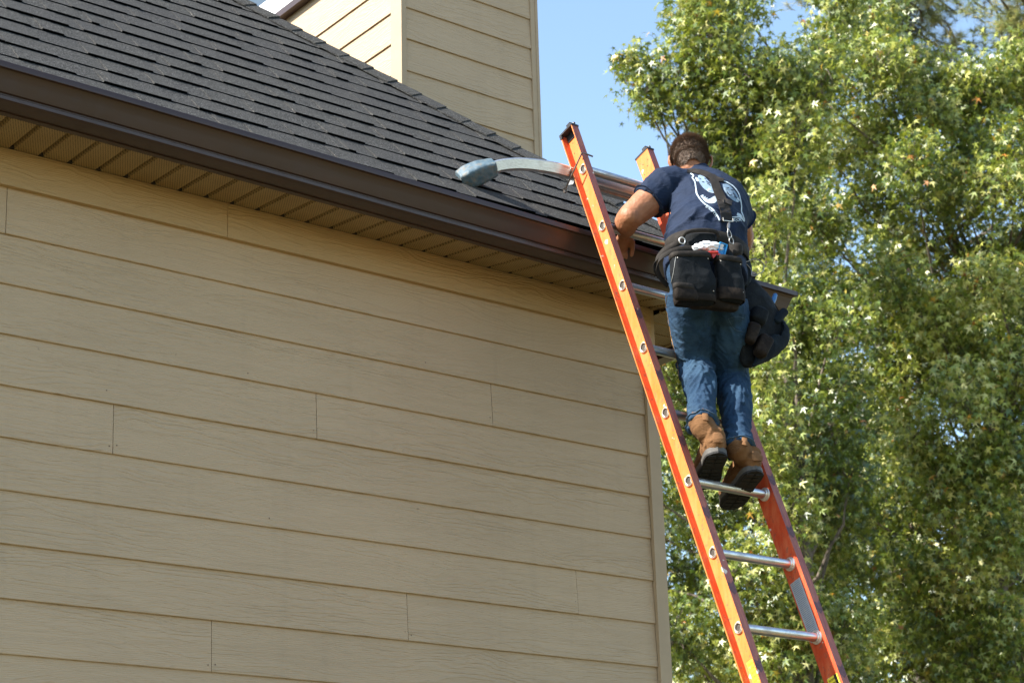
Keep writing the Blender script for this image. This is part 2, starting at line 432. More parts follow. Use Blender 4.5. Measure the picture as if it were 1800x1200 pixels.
gp = [(-.2865, .551), (-.350, .551), (-.3535, .5525), (-.3605, .5540), (-.3640, .5565), (-.3650, .5680), (-.3620, .5715), (-.3590, .5735), (-.3595, .5765),
      (-.3680, .5790), (-.3730, .5900), (-.3820, .6150), (-.3900, .6350), (-.3960, .6440), (-.3980, .6462), (-.4065, .6466), (-.4090, .6480), (-.4100, .6655), (-.4085, .6690), (-.3980, .6690), (-.3975, .6670),
      (-.3990, .6500), (-.3800, .6200), (-.3600, .5800), (-.3450, .5540), (-.2885, .5540), (-.2885, .668), (-.2865, .668)]
gt = tilt_prism(gp, XL, EX+.02, 'gutter', M_GUT, house, True, 40)
# mitred side run of the gutter round the corner
def side_gutter():
    V = []; F = []; k = len(gp)
    for Y in (None, 3.0):
        for (a, b) in gp:
            o = -(a+.2865)           # outward distance
            X = EX+.0235+o; yy = a if Y is None else Y
            V.append((X, yy, b+zt(.5)))
    for j in range(k): F.append((j, k+j, k+(j+1) % k, (j+1) % k))
    # front run's last stretch to the mitre
    b0 = len(V)
    for (a, b) in gp: V.append((EX+.0205, a, b+zt(EX)))
    for j in range(k): F.append((b0+j, j, (j+1) % k, b0+(j+1) % k))
    o = mesh('gutter_return', V, F, M_GUT, gt); return o
side_gutter()
MB().box((EX, -.262, .5265), (EX+.0195, 3.0, .66)).build('fascia', M_GUT, house)
MB().box((EX-.02, -.25, .5235), (EX+.0, 3.2, .5262)).build('soffit_trim', M_SOFP, sof)

# roof
T = .96; Y0 = -.37; ZR = .63; HX = .32; CL = 1/math.hypot(1, T)
RY = 3.1
def rz(Y): return ZR+T*(Y-Y0)
rd = MB()
zr = rz(RY)
d = .016
A = (HX, Y0, ZR-d); Bp = (XL, Y0, ZR-d); Cc = (HX-(RY-Y0), RY, zr-d); D = (XL, RY, zr-d); E = (HX, 2*RY-Y0, ZR-d); Fp = (XL, 2*RY-Y0, ZR-d)
rd.add([A, Bp, Cc, D, E, Fp], [(0, 2, 3, 1), (0, 4, 2), (2, 4, 5, 3), (0, 1, 5, 4)])
roof = rd.build('roof', M_SHD, house)
es = Vector((0, CL, T*CL)); nn = Vector((0, -T*CL, CL)); ex = Vector((1, 0, 0)); OR = Vector((0, Y0, ZR))
EXPO = .158
def shingle_bm(L, seed, thick=True):
    r = random.Random(seed); m = MB()
    H = EXPO+.035
    def slab(u0, u1, v0, v1, n0b, n0t, n1b, n1t):
        P = [(u0, v0, n0b), (u1, v0, n0b), (u1, v1, n1b), (u0, v1, n1b), (u0, v0, n0t), (u1, v0, n0t), (u1, v1, n1t), (u0, v1, n1t)]
        m.hexa(P); m.I[-4] = 1
    sag = r.uniform(0, .0015)
    slab(.0006, L-.0006, 0, H, .0020, .0075+sag, 0.0002, .0030)
    if thick:
        u = -r.uniform(0, .12)
        while u < L:
            wd = r.uniform(.10, .30); a, b = max(u, .0006), min(u+wd, L-.0006)
            if b-a > .015:
                dv = r.uniform(-.004, .001); tt = r.uniform(.0038, .0068)
                P = [(a-.002, dv, .006), (b+.002, dv, .006), (b-.008, EXPO*.985, .0036), (a+.008, EXPO*.985, .0036), (a-.002, dv, .0075+tt), (b+.002, dv, .0075+tt), (b-.008, EXPO*.985, .0052), (a+.008, EXPO*.985, .0052)]
                P = [(max(.0006, min(L-.0006, p[0])), p[1], p[2]) for p in P]
                m.hexa(P); m.I[-4] = 1
            u += wd+r.uniform(.06, .20)
    return m
ROT = Matrix((ex, es, nn)).transposed().to_4x4()
var = []
for i in range(9):
    m = shingle_bm(1.0, 50+i); me = bpy.data.meshes.new('shingle'); me.from_pydata([tuple(v) for v in m.V], [], m.F); me.materials.append(M_SH); me.materials.append(M_SHD); me.polygons.foreach_set('material_index', m.I); me.update(); var.append(me)
def place_shingle(me, u, v):
    o = bpy.data.objects.new('shingle', me); COL.objects.link(o)
    o.parent = roof; o.matrix_parent_inverse = inv(roof)
    o.matrix_basis = Matrix.Translation(OR+ex*u+es*v) @ ROT
random.seed(11)
def hipx(v): return HX-v*CL
leftmost = {}
for k in range(0, 22):
    v = .243+EXPO*(k-1); v = max(v, -.035) if k <= -1 else v
    if k == -1: v = -.045
    u = -.3-((k*.37) % 1.0)+random.uniform(-.04, .04)
    while u < .4: u += 1.0
    left = -4.4+(.35*v)
    while u > left:
        if u < hipx(v):
            if u+1.0 > hipx(v+.2)-.0:
                m = shingle_bm(1.0, random.randrange(999)); bm = bmesh.new()
                vs = [bm.verts.new(p) for p in m.V]
                for f, mi_ in zip(m.F, m.I): bm.faces.new([vs[i] for i in f]).material_index = mi_
                # cut along the hip line: point (hipx(v)-u,0) direction (-CL,1)
                nrm = Vector((1, CL, 0)).normalized()
                r = bmesh.ops.bisect_plane(bm, geom=bm.verts[:]+bm.edges[:]+bm.faces[:], plane_co=Vector((hipx(v)-u-.006, 0, 0)), plane_no=nrm, clear_outer=True)
                bmesh.ops.holes_fill(bm, edges=[e for e in bm.edges if e.is_boundary])
                me = bpy.data.meshes.new('shingle'); bm.to_mesh(me); bm.free(); me.materials.append(M_SH); me.materials.append(M_SHD)
                if len(me.vertices): place_shingle(me, u, v)
            else: place_shingle(random.choice(var), u, v)
            leftmost[k] = u
        u -= 1.0
# the part of the slopes outside the view: whole courses
rest = MB()
for k in range(0, 29):
    v = max(.243+EXPO*(k-1), -.04); v1 = v+EXPO+.03
    a = XL; b = leftmost.get(k, hipx(v1))
    if b <= a: continue
    q = [OR+ex*a+es*v+nn*.006, OR+ex*b+es*v+nn*.006, OR+ex*b+es*v1, OR+ex*a+es*v1]
    rest.hexa(q+[p+nn*.005 for p in q])
# right slope courses (facing +X)
esr = Vector((-CL, 0, T*CL)); nr = Vector((T*CL, 0, CL))
for k in range(-1, 28):
    v = max(.243+EXPO*(k-1), -.04); v1 = v+EXPO+.02
    a = v*CL+Y0+.01; b = 2*RY-Y0-v*CL; a1 = v1*CL+Y0+.01; b1 = 2*RY-Y0-v1*CL
    if b1 <= a1: break
    O2 = Vector((HX, 0, ZR)); q = [O2+Vector((0, a, 0))+esr*v+nr*.006, O2+Vector((0, b, 0))+esr*v+nr*.006, O2+Vector((0, b1, 0))+esr*v1, O2+Vector((0, a1, 0))+esr*v1]
    rest.hexa(q+[p+nr*.005 for p in q])
tag(rest.build('shingle_courses', M_SH, roof), kind='stuff')
# hip caps
hd = Vector((-1, 1, T)); HL = hd.length; hd.normalize()
wf = (es*1.0-hd*es.dot(hd)).normalized()*-1   # in front plane, away from the hip
tmp = ex*-1-hd*(ex*-1).dot(hd); wf = (tmp-nn*tmp.dot(nn)); wf = (wf-hd*wf.dot(hd)).normalized()
tmp = Vector((0, 1, 0)); wr = tmp-nr*tmp.dot(nr); wr = (wr-hd*wr.dot(hd)).normalized()
upn = (nn+nr).normalized()
H0 = Vector((HX, Y0, ZR))
s = .7367-.0800*9
random.seed(5)
while s < 3.2:
    base = H0+hd*(s*HL); Lc = .0800*HL+.05
    j = random.uniform(-.0015, .0015)
    def row(p, lift, tk):
        top = p+upn*(lift*1.25)
        return [p+wf*.085+nn*(lift-.002), p+wf*.028+nn*(lift+.0025), top+upn*.003, p+wr*.028+nr*(lift+.0025), p+wr*.118+nr*(lift-.001)]
    a = row(base, .022+j, 0); b = row(base+hd*Lc, .015, 0)
    a2 = [p-upn*.0075 for p in a]; b2 = [p-upn*.005 for p in b]
    V = a+b+a2+b2; F = []
    for i in range(4):
        F += [(i, 5+i, 6+i, 1+i), (10+i, 11+i, 16+i, 15+i), (i, i+1, 11+i, 10+i), (5+i, 15+i, 16+i, 6+i)]
    F += [(0, 10, 15, 5), (4, 9, 19, 14)]
    MB().add(V, F).build('ridge_cap', M_SH, roof); s += .0800

# upper storey bay behind the hip
UX0, UX1, UY, ZC = -.3577, .535, 1.3685, 2.5512
upr = MB().box((UX0+.018, UY+.018, GZ-.1), (UX1-.018, 6.0, 4.8)).build('upper_storey', M_SMOOTH_TRIM, house)
WY0, WZ0 = 2.02, 3.03          # window opening on the left face: y from, z from
for i in range(-10, 36):
    zb = ZC-S*i
    xr = UX1-.0
    V = [(xr, UY+.102, zb), (xr, 6.0, zb), (xr-.0085, 6.0, zb), (xr-.0085, UY+.102, zb), (xr-.0105, UY+.102, zb+.205), (xr-.0105, 6.0, zb+.205), (xr-.018, 6.0, zb+.205), (xr-.018, UY+.102, zb+.205)]
    MB().add(V, [(0, 1, 2, 3), (0, 4, 5, 1), (4, 7, 6, 5), (3, 2, 6, 7), (0, 3, 7, 4), (1, 5, 6, 2)]).build('siding_board', M_SIDE, upr)
    board_x(MB(), UX0+.0275, UX1-.045, zb, UY).build('siding_board', M_SIDE, upr)
    yb = 6.0 if zb < 2.95 else 2.10
    y0 = UY+.092
    if zb >= 2.9:
        continue
    V = [(UX0, y0, zb), (UX0, yb, zb), (UX0+.0085, yb, zb), (UX0+.0085, y0, zb), (UX0+.0105, y0, zb+.205), (UX0+.0105, yb, zb+.205), (UX0+.018, yb, zb+.205), (UX0+.018, y0, zb+.205)]
    MB().add(V, [(0, 3, 2, 1), (0, 1, 5, 4), (4, 5, 6, 7), (3, 7, 6, 2), (0, 4, 7, 3), (1, 2, 6, 5)]).build('siding_board', M_SIDE, upr)
MB().box((UX0-.004, UY-.004, .6), (UX0+.0268, UY+.0905, 4.9)).build('corner_board', M_SMOOTH_TRIM, upr)
MB().box((UX1-.0443, UY-.003, GZ), (UX1-.014, UY+.03, 1.915)).box((UX1-.0135, UY-.006, GZ), (UX1+.003, UY+.10, 1.915)).build('corner_board', M_SMOOTH_TRIM, upr)
MB().box((UX1-.0443, UY-.003, 1.918), (UX1-.014, UY+.03, 4.9)).box((UX1-.0135, UY-.006, 1.918), (UX1+.003, UY+.10, 4.9)).build('corner_board', M_SMOOTH_TRIM, upr)
MB().box((UX0-.030, UY+.0925, 2.995), (UX0+.017, 6.0, 3.036)).build('flashing', M_GUT, upr)
MB().box((UX0-.022, UY+.0925, 3.0385), (UX0+.017, 6.0, 3.172)).build('window_sill', M_WHITE, upr)
wn = MB().box((UX0-.012, UY+.0925, 3.1745), (UX0+.017, 6.0, 3.285)).box((UX0-.012, 2.98, 3.2875), (UX0+.017, 3.02, 4.3)).box((UX0-.012, UY+.0925, 4.3), (UX0+.017, 6.0, 4.38)).box((UX0-.012, UY+.0925, 3.2875), (UX0+.017, UY+.15, 4.298)).build('window', M_NAVY, upr)
for a, b in ((UY+.152, 2.978), (3.022, 5.9)):
    MB().box((UX0-.002, a, 3.287), (UX0+.012, b, 4.298)).build('pane', M_GLASS, wn)
MB().box((UX0-.25, UY-.2, 4.9), (UX1+.25, 6.2, 5.0)).build('roof_edge', M_GUT, upr)

# ------------------------------------------------------------------ ladder
PX, PY, PZ, LA, LW = -.6723, -.3907, .9112, .3497, .3851
K = .3048
ld = Vector((0, -math.sin(LA), -math.cos(LA))); ln = Vector((0, -math.cos(LA), math.sin(LA))); lx = Vector((1, 0, 0))
def LP(k, u=0, v=0): return Vector((PX+u, PY, PZ))+ld*(k*K)+ln*v+lx*0
kbot = (PZ-GZ)/(K*math.cos(LA))
ladder = empty('extension_ladder', (PX+LW/2, LP(kbot).y, GZ))
tag(ladder, 'orange fibreglass ladder with aluminium rungs leaning against the eave', 'ladder')
HWD, FL, TK = .040, .031, .0045
def rail(side):
    x0 = PX if side < 0 else PX+LW
    sgn = side
    m = MB(); kt, kb = -.66, kbot-.05
    # channel section in (x, n): web plus two flanges pointing away from the middle, small inner bulb
    xo = x0+sgn*.0; 
    if side < 0: web0, web1 = x0, x0+TK
    else: web0, web1 = x0-0.0, x0+TK
    fo = (x0-FL) if side < 0 else (x0+TK+FL)
    def P(x, v, k): return Vector((x, 0, 0))+Vector((0, PY, PZ))+ld*(k*K)+ln*v
    inn = web1 if side < 0 else web0
    out = web0 if side < 0 else web1
    sec = [(inn, -HWD), (fo, -HWD), (fo, -HWD+TK), (out, -HWD+TK+.002), (out, HWD-TK-.002), (fo, HWD-TK), (fo, HWD), (inn, HWD)]
    n = len(sec); S2 = 34; V = []; F = []; I = []
    for i in range(S2+1):
        k = kt+(kb-kt)*i/S2
        for (x, v) in sec: V.append(P(x, v, k))
    for i in range(S2):
        for j in range(n):
            F.append((i*n+j, (i+1)*n+j, (i+1)*n+(j+1) % n, i*n+(j+1) % n))
            I.append({6: 1, 2: 2, 4: 2, 7: 2}.get(j, 0) if side < 0 else {6: 1, 2: 2, 4: 2}.get(j, 2 if i > 3 else 0) if j != 7 else (0 if i < 2 else 2))  # orange where sunlit; red and mauve copies paint the shaded faces
    F += [tuple(range(n)), tuple(range(S2*n+n-1, S2*n-1, -1))]; I += [0, 0]
    bmn = bmesh.new(); vs = [bmn.verts.new(v) for v in V]
    for f, i in zip(F, I): q = bmn.faces.new([vs[a] for a in f]); q.material_index = i
    bmesh.ops.recalc_face_normals(bmn, faces=bmn.faces)
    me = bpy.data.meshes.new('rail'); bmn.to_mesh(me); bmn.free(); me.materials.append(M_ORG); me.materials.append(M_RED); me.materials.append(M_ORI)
    return link('rail', me, ladder)
railL = rail(-1); railR = rail(1)
# plastic end caps on the rail tops
for side, r_ in ((-1, railL), (1, railR)):
    x0 = PX if side < 0 else PX+LW
    fo = (x0-FL) if side < 0 else (x0+TK+FL)
    inn = x0+TK if side < 0 else x0
    kt = -.66; m = MB(); cx = (fo+inn)/2; hx = abs(fo-inn)/2+.002
    m.obox(Vector((cx, PY, PZ))+ld*(kt*K-.004), lx, ln, ld, hx, HWD+.003, .004)
    oc = (x0-.002) if side < 0 else (x0+TK+.002)
    m.obox(Vector((oc, PY, PZ))+ld*(kt*K+.014), lx, ln, ld, .002, HWD-.008, .017)
    m.obox(Vector((fo-side*.002, PY, PZ))+ld*(kt*K+.006)+ln*(-HWD+.003), lx, ln, ld, .005, .006, .010)
    m.obox(Vector((cx, PY, PZ))+ld*(kt*K-.014)+ln*(HWD-.02), lx, ln, ld, hx*.8, .012, .009)
    for dv in (-.012, .0, .014): m.ball(Vector((cx+.006, PY, PZ))+ld*(kt*K-.020)+ln*(HWD-.016+dv*.7), .007, n=8, m=6)
    m.build('end_cap', M_BLK, ladder, 30)
# rungs with flared ends
rm = MB(); W2 = LW
def rung_mesh():
    m = MB(); n = 20
    prof = []
    for i in range(n):
        th = 2*math.pi*i/n; r = .0178
        a, b = r*math.cos(th), r*math.sin(th)
        if b > .0135: b = .0135
        prof.append((a, b))
    up_ = Vector((0, 0, 1)); yy = Vector((0, 1, 0))
    V = []; F = []
    xs = [(-.001, 1), (.3851*.25, 1), (.3851*.5, 1), (.3851*.75, 1), (.3851+.001, 1)]
    for x, s in xs:
        for a, b in prof: V.append(lx*(x)+yy*a*s+up_*b*s)
    k = n
    for i in range(len(xs)-1):
        for j in range(k): F.append((i*k+j, (i+1)*k+j, (i+1)*k+(j+1) % k, i*k+(j+1) % k))
    F += [tuple(range(k-1, -1, -1)), tuple(range((len(xs)-1)*k, len(xs)*k))]
    m.add(V, F)
    return m
rmm = rung_mesh(); rme = bpy.data.meshes.new('rung'); rme.from_pydata([tuple(v) for v in rmm.V], [], rmm.F); rme.materials.append(M_ALU); rme.materials.append(M_CAPR)
rme.polygons.foreach_set('use_smooth', [True]*len(rme.polygons)); rme.set_sharp_from_angle(angle=math.radians(50)); rme.update()
# swaged collars at the rail and the teardrop rung end on the outer web
def ring(m, c, ax, r0_, r1_, h, mi=0, n=24):
    ax = Vector(ax); a = ax.orthogonal().normalized(); b = ax.cross(a); V = []
    for (r, z) in ((r0_, 0), (r0_, h*.8), ((r0_+r1_)/2, h*1.1), (r1_, h*.6), (r1_, 0)):
        for i in range(n): th = 2*math.pi*i/n; V.append(Vector(c)+a*r*math.cos(th)+b*r*math.sin(th)+ax*z)
    F = [(k*n+i, k*n+(i+1) % n, (k+1)*n+(i+1) % n, (k+1)*n+i) for k in range(4) for i in range(n)]
    m.add(V, F, mi)
cm = MB(); ring(cm, (.0, 0, 0), (1, 0, 0), .0165, .0265, .007); ring(cm, (0.006, 0, 0), (1, 0, 0), .0165, .0215, .008)
cme = bpy.data.meshes.new('rung_collar'); cme.from_pydata([tuple(v) for v in cm.V], [], cm.F); cme.materials.append(M_CAPR); cme.polygons.foreach_set('use_smooth', [True]*len(cme.polygons))
cm = MB(); ring(cm, (.0, 0, 0), (-1, 0, 0), .0165, .0265, .007); ring(cm, (-0.006, 0, 0), (-1, 0, 0), .0165, .0215, .008)
cme2 = bpy.data.meshes.new('rung_collar'); cme2.from_pydata([tuple(v) for v in cm.V], [], cm.F); cme2.materials.append(M_CAPR); cme2.polygons.foreach_set('use_smooth', [True]*len(cme2.polygons))
def teardrop(R, n=22):
    out = []
    for i in range(n):
        th = 2*math.pi*i/n; r = R
        c, s = math.cos(th), math.sin(th)
        # D with a corner to the upper near side
        x, y = c*R, s*R
        out.append((x, y))
    k = R*1.08
    out = [(x, y) if not (x > 0 and y > 0) else (max(x, 0)**.55*R**.45*1.0, max(y, 0)**.55*R**.45*1.0) for x, y in out]
    return out
em = MB()
for (R0, R1, h, mi) in ((.0165, .0235, .0065, 0), (.0145, .0175, .009, 0)):
    V = []; n = 22
    for (R, z) in ((R0, .001), (R0, h*.8), ((R0+R1)/2, h), (R1, h*.6), (R1, 0)):
        for x, y in teardrop(R): V.append(Vector((-z, -x*.93, y)))
    em.add(V, [(k*n+i, (k+1)*n+i, (k+1)*n+(i+1) % n, k*n+(i+1) % n) for k in range(4) for i in range(n)], mi)
V = [Vector((-.0012, -x*.93, y)) for x, y in teardrop(.0160)]+[Vector((-.0075, -.001, .0))]
em.add(V, [(i, (i+1) % 22, 22) for i in range(22)], 1)
eme = bpy.data.meshes.new('rung_end'); eme.from_pydata([tuple(v) for v in em.V], [], em.F); eme.polygons.foreach_set('material_index', em.I); eme.materials.append(M_CAPR); eme.materials.append(simple('dull_rung_hollow', (.055, .043, .034), .7, .2, .5, 60, .4)); eme.update()
eme.polygons.foreach_set('use_smooth', [True]*len(eme.polygons))
def inst(me, name, loc, par):
    o = bpy.data.objects.new(name, me); COL.objects.link(o); o.location = loc; o.parent = par; o.matrix_parent_inverse = inv(par); WL[o.name] = Vector(loc); return o
rot = LA
for k in range(0, 16):
    P = LP(k)
    rg = inst(rme, 'rung', P+lx*TK, ladder)
    inst(cme, 'rung_collar', P+lx*(TK+.0003), rg); inst(cme2, 'rung_collar', P+lx*(LW-.0003), rg)
    e = inst(eme, 'rung_end', P-lx*.0004, rg); e.rotation_euler = (rot*.9, 0, 0)
# rail holes and grazing-shadow patches painted on the near flanges
hm = MB()
for x0, sg in ((PX-.0006, -1), (PX+LW-.0006, -1)):
    for (k, v) in ((-.50, -.012), (-.42, .008), (-.34, -.022), (-.27, .012), (-.19, -.015), (-.50, .022)):
        c = Vector((x0, PY, PZ))+ld*(k*K)+ln*v
        hm.add([c+ln*.0026*math.cos(t)+ld*.0026*math.sin(t) for t in [2*math.pi*i/8 for i in range(8)]], [tuple(range(8))])
hm.build('rail_holes', M_DARK, ladder)
M_PATCH = simple('dark_shade_patch', (.10, .040, .045), .6, 0, .5, 80, .2)
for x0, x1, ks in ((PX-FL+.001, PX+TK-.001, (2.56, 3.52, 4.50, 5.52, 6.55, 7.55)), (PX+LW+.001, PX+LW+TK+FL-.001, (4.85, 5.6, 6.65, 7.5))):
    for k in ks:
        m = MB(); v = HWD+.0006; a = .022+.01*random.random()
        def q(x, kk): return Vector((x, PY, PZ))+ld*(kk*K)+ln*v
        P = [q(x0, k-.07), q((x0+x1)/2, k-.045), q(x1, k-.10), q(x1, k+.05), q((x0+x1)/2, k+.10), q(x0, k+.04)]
        m.add(P, [(0, 1, 2, 3, 4, 5)]).build('shade_patch', M_PATCH, ladder)
# labels: grey instruction label on the inner web of the right rail, yellow warning labels low on both rails
def lab_mat(name, bgc, ink, rows, band=None):
    a = N(name); t = a.n('TexCoord'); s = a.n('SeparateXYZ'); a.l(t.outputs['UV'], s.inputs[0])
    u, v = s.outputs[0], s.outputs[1]
    line = a.math('LESS_THAN', a.math('FRACT', a.math('MULTIPLY', v, rows)), .5)
    cx = a.n('CombineXYZ'); a.l(a.math('MULTIPLY', u, 30.), cx.inputs[0]); a.l(a.math('FLOOR', a.math('MULTIPLY', v, rows)), cx.inputs[1])
    n1 = a.n('TexNoise'); n1.inputs['Scale'].default_value = 1.0; n1.inputs['Detail'].default_value = 2; a.l(cx.outputs[0], n1.inputs['Vector'])
    word = a.math('GREATER_THAN', n1.outputs['Fac'], .44)
    mar = a.math('MULTIPLY', a.math('GREATER_THAN', u, .10), a.math('LESS_THAN', u, .88))
    c = a.mix(a.math('MULTIPLY', a.math('MULTIPLY', line, word), a.math('MULTIPLY', mar, .8)), bgc, ink)
    if band: 
        b = a.math('MULTIPLY', a.math('GREATER_THAN', u, band[0]), a.math('LESS_THAN', u, band[1])); c = a.mix(b, c, (.02, .02, .015))
    c = a.mix(a.ramp(a.noise(a.coord('Object'), 60, 5, .7), [(.55, 0.), (.7, .5)]), c, (.5, .42, .32))
    return a.set(c, .45)
def sticker(name, m, x, k0, k1, v0, v1, flip=False, par=None, th=.0008):
    # quad on a plane of constant x ; u across (v0..v1), v along the rail
    sg = -1
    c = [Vector((x, PY, PZ))+ld*(kk*K)+ln*vv for kk, vv in ((k1, v0), (k1, v1), (k0, v1), (k0, v0))]
    b = [p-lx*(-.0004) for p in c]
    me = bpy.data.meshes.new(name); me.from_pydata([tuple(p) for p in c], [], [(0, 1, 2, 3)]); me.materials.append(m)
    uv = me.uv_layers.new(name='UV'); 
    for i, q in enumerate(((0, 0), (1, 0), (1, 1), (0, 1))): uv.data[i].uv = q
    return link(name, me, par or ladder)
M_L1 = lab_mat('grey_instruction_label', (.33, .36, .40), (.12, .14, .18), 34)
M_L2 = lab_mat('yellow_warning_label', (.80, .66, .04), (.12, .09, .01), 30, (.66, .90))
s1 = sticker('instruction_label', M_L1, PX+LW-.0008, 6.22, 7.02, -.034, .020); s1['label'] = 'grey printed instruction label'
s2 = sticker('warning_label', M_L2, PX-.0008, 7.42, 9.0, -.020, .030); s2['label'] = 'yellow and black warning label'
s3 = sticker('warning_label', M_L2, PX+LW-.0008, 7.52, 9.0, -.022, .030); s3['label'] = 'yellow and black warning label'
# black lettering in the label bands
def text_on(txt, size, org, ux, uy, m, name, par, ext=.0003):
    cu = bpy.data.curves.new('t', 'FONT'); cu.body = txt; cu.size = size; cu.extrude = 0; cu.align_x = 'CENTER'; cu.align_y = 'CENTER'; cu.offset = size*.02
    o = bpy.data.objects.new('t', cu); COL.objects.link(o)
    me = bpy.data.meshes.new_from_object(o.evaluated_get(bpy.context.evaluated_depsgraph_get())); bpy.data.objects.remove(o)
    return me
for xx, k in ((PX-.0014, 7.9), (PX+LW-.0014, 8.0)):
    me = text_on('DANGER', .028, None, None, None, None, None, None)
    ux, uy = ld*1, -ln*-1
    org = Vector((xx, PY, PZ))+ld*(k*K)+ln*.0190
    for v in me.vertices: v.co = org+ux*v.co.x+(ln)*(v.co.y)*.62
    me.materials.clear(); me.materials.append(simple('label_ink_yellow', (.8, .7, .06), .5)); me.name = 'label_lettering'; link('label_lettering', me, ladder)
# feet
for x in (PX, PX+LW):
    c = LP(kbot-.1); MB().box((x-.035, c.y-.06, GZ+.001), (x+.035, c.y+.05, GZ+.025)).obox((x, c.y+.0, GZ+.06), lx, ln, ld, .012, .03, .045).build('foot', M_BLK, ladder)

# stabiliser: two telescoping arms clamped behind the rails, rubber pads on the roof
FA = Vector((0, -T*CL, CL))
def roofpt(X, Y): return Vector((X, Y, rz(Y)))
st = empty('stabilizer', LP(.05, LW/2, -.07), ladder)
def arm(sgn, off, yoff):
    # straight part parallel to the wall, then bent towards the roof
    xc = PX+LW/2
    c_ = pix(1011, 307, -.325); y, z = c_.y+yoff, c_.z-off
    if sgn < 0:
        foot = pix(856, 298, -.235); ctl = [Vector((xc+.47, y, z)), Vector((xc+.2, y, z)), Vector((xc-.15, y, z)), c_]
        top = [pix(967, 295, -.322), pix(920, 289, -.300), pix(884, 291, -.265), foot]
    else:
        ctl = [Vector((xc-.17, y, z)), Vector((xc+.1, y, z)), Vector((xc+.3, y, z)), Vector((xc+.40, y+.01, z))]
        foot = roofpt(.12, -.10)+Vector((0.02, -.03, .05)); top = [Vector((.05, y+.04, z-.02)), Vector((.11, y+.07, z-.08)), foot]
    P = spline(ctl+top, 8)
    m = MB(); m.loft(P, [(.0245, .0195)]*len(P), 16, (0, -.25, 1), sec=[(1, .72), (.80, 1), (-.80, 1), (-1, .72), (-1, -.72), (-.80, -1), (.80, -1), (1, -.72)])
    m.build('arm_tube', M_ALUC if sgn < 0 else M_ALUD, st, 35)
    return P
PL = arm(-1, .0, .0); PR = arm(1, .0, .044)
def pad(P, sgn):
    e = P[-1]; t = (P[-1]-P[-5]).normalized()
    c0 = P[-4]
    down = -nn
    m = MB()
    rr = Vector((1, 0, 0)); 
    a = [c0-t*.014, c0+t*.010, c0+t*.055, c0+t*.100, c0+t*.138]
    m.loft([a[0], a[1], a[2]+down*.004, a[3]+down*.010, a[4]+down*.010], [(.033, .034), (.036, .038), (.043, .043), (.041, .044), (.027, .036)], 24, nn, sup=5)
    me = remesh(m, .004, 2); displace(me, lambda c, n: .0015*noise.noise(c*60))
    o = finish('rubber_foot', me, M_RUB, st); return o
pf = pad(PL, -1); pad(PR, 1)
# clamp rod and wing nut across the left rail
a_ = pix(1042, 284, LP(0, 0, HWD).y-.004); b_ = pix(985, 330, LP(0, 0, -HWD).y-.01)
def clampL():
    p0 = LP(-.02, -FL-.008, HWD+.012)+lx*.030; p1 = LP(.0, -FL-.006, HWD+.010); 
    A0 = LP(-.10, -FL-.010, HWD+.014)+lx*0; B0 = LP(.16, -FL-.014, -HWD-.055)
    m = MB(); m.loft([A0+lx*.055+ld*.004, A0+lx*.02, A0, B0, B0+(B0-A0).normalized()*.012], [.0036]*5, 8)
    m.loft([B0-Vector((.004, 0, -.006)), B0+Vector((.004, 0, -.008))], [(.009, .006)]*2, 8, (0, 1, 0))
    d = (B0-A0).normalized()
    m.loft([B0-d*.006+Vector((0, 0, .014)), B0+d*.000, B0-d*.004-Vector((0, 0, .016))], [.0045, .007, .0045], 8)
    m.build('clamp_rod', M_STEEL, st, 40)
    A1 = A0+lx*(LW+FL*2+.02); B1 = B0+lx*(LW+FL*2+.026)
    MB().loft([A1-lx*.055, A1-lx*.02, A1, B1], [.0036]*4, 8).build('clamp_rod', M_STEEL, st, 40)
clampL()
# ------------------------------------------------------------------ trees
random.seed(21); rng = np.random.default_rng(21)
def leaf_mat(name, stops, trans=.48, rough=.36):
    a = N(name); at = a.n('Attribute'); at.attribute_name = 'rnd'
    c = a.ramp(at.outputs['Fac'], stops)
    a.set(c, rough, 0, None, 1.0)
    tr = a.n('BsdfTranslucent'); mixc = a.mix(.5, c, (.42, .45, .03), 'MIX'); a.l(mixc, tr.inputs[0])
    ms = a.n('MixShader'); ms.inputs[0].default_value = trans; a.l(a.b.outputs[0], ms.inputs[1]); a.l(tr.outputs[0], ms.inputs[2]); a.l(ms.outputs[0], a.out.inputs[0])
    return a.m
M_LEAF = leaf_mat('sweetgum_leaf', [(0., (.028, .060, .008)), (.28, (.085, .145, .016)), (.52, (.23, .285, .035)), (.78, (.48, .49, .10)), (.93, (.62, .58, .22)), (.965, (.62, .44, .05)), (.985, (.55, .20, .03)), (1., (.30, .08, .03))], .26, .40)
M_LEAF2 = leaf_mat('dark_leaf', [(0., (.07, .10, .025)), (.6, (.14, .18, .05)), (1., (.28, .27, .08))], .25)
M_NEED = leaf_mat('pine_needle', [(0., (.12, .16, .04)), (.6, (.26, .28, .07)), (1., (.50, .36, .13))], .2)
def bark():
    a = N('grey_brown_bark'); v = a.coord('Object', (6, 6, 1.4)); f = a.noise(v, 3, 7, .7)
    return a.set(a.ramp(f, [(.35, (.07, .055, .042)), (.65, (.22, .175, .135))]), .9, 0, a.bump(f, .8, .03))
M_BARK = bark()
FF = Vector(fw); RT = Vector(r0); UPZ = Vector((0, 0, 1))
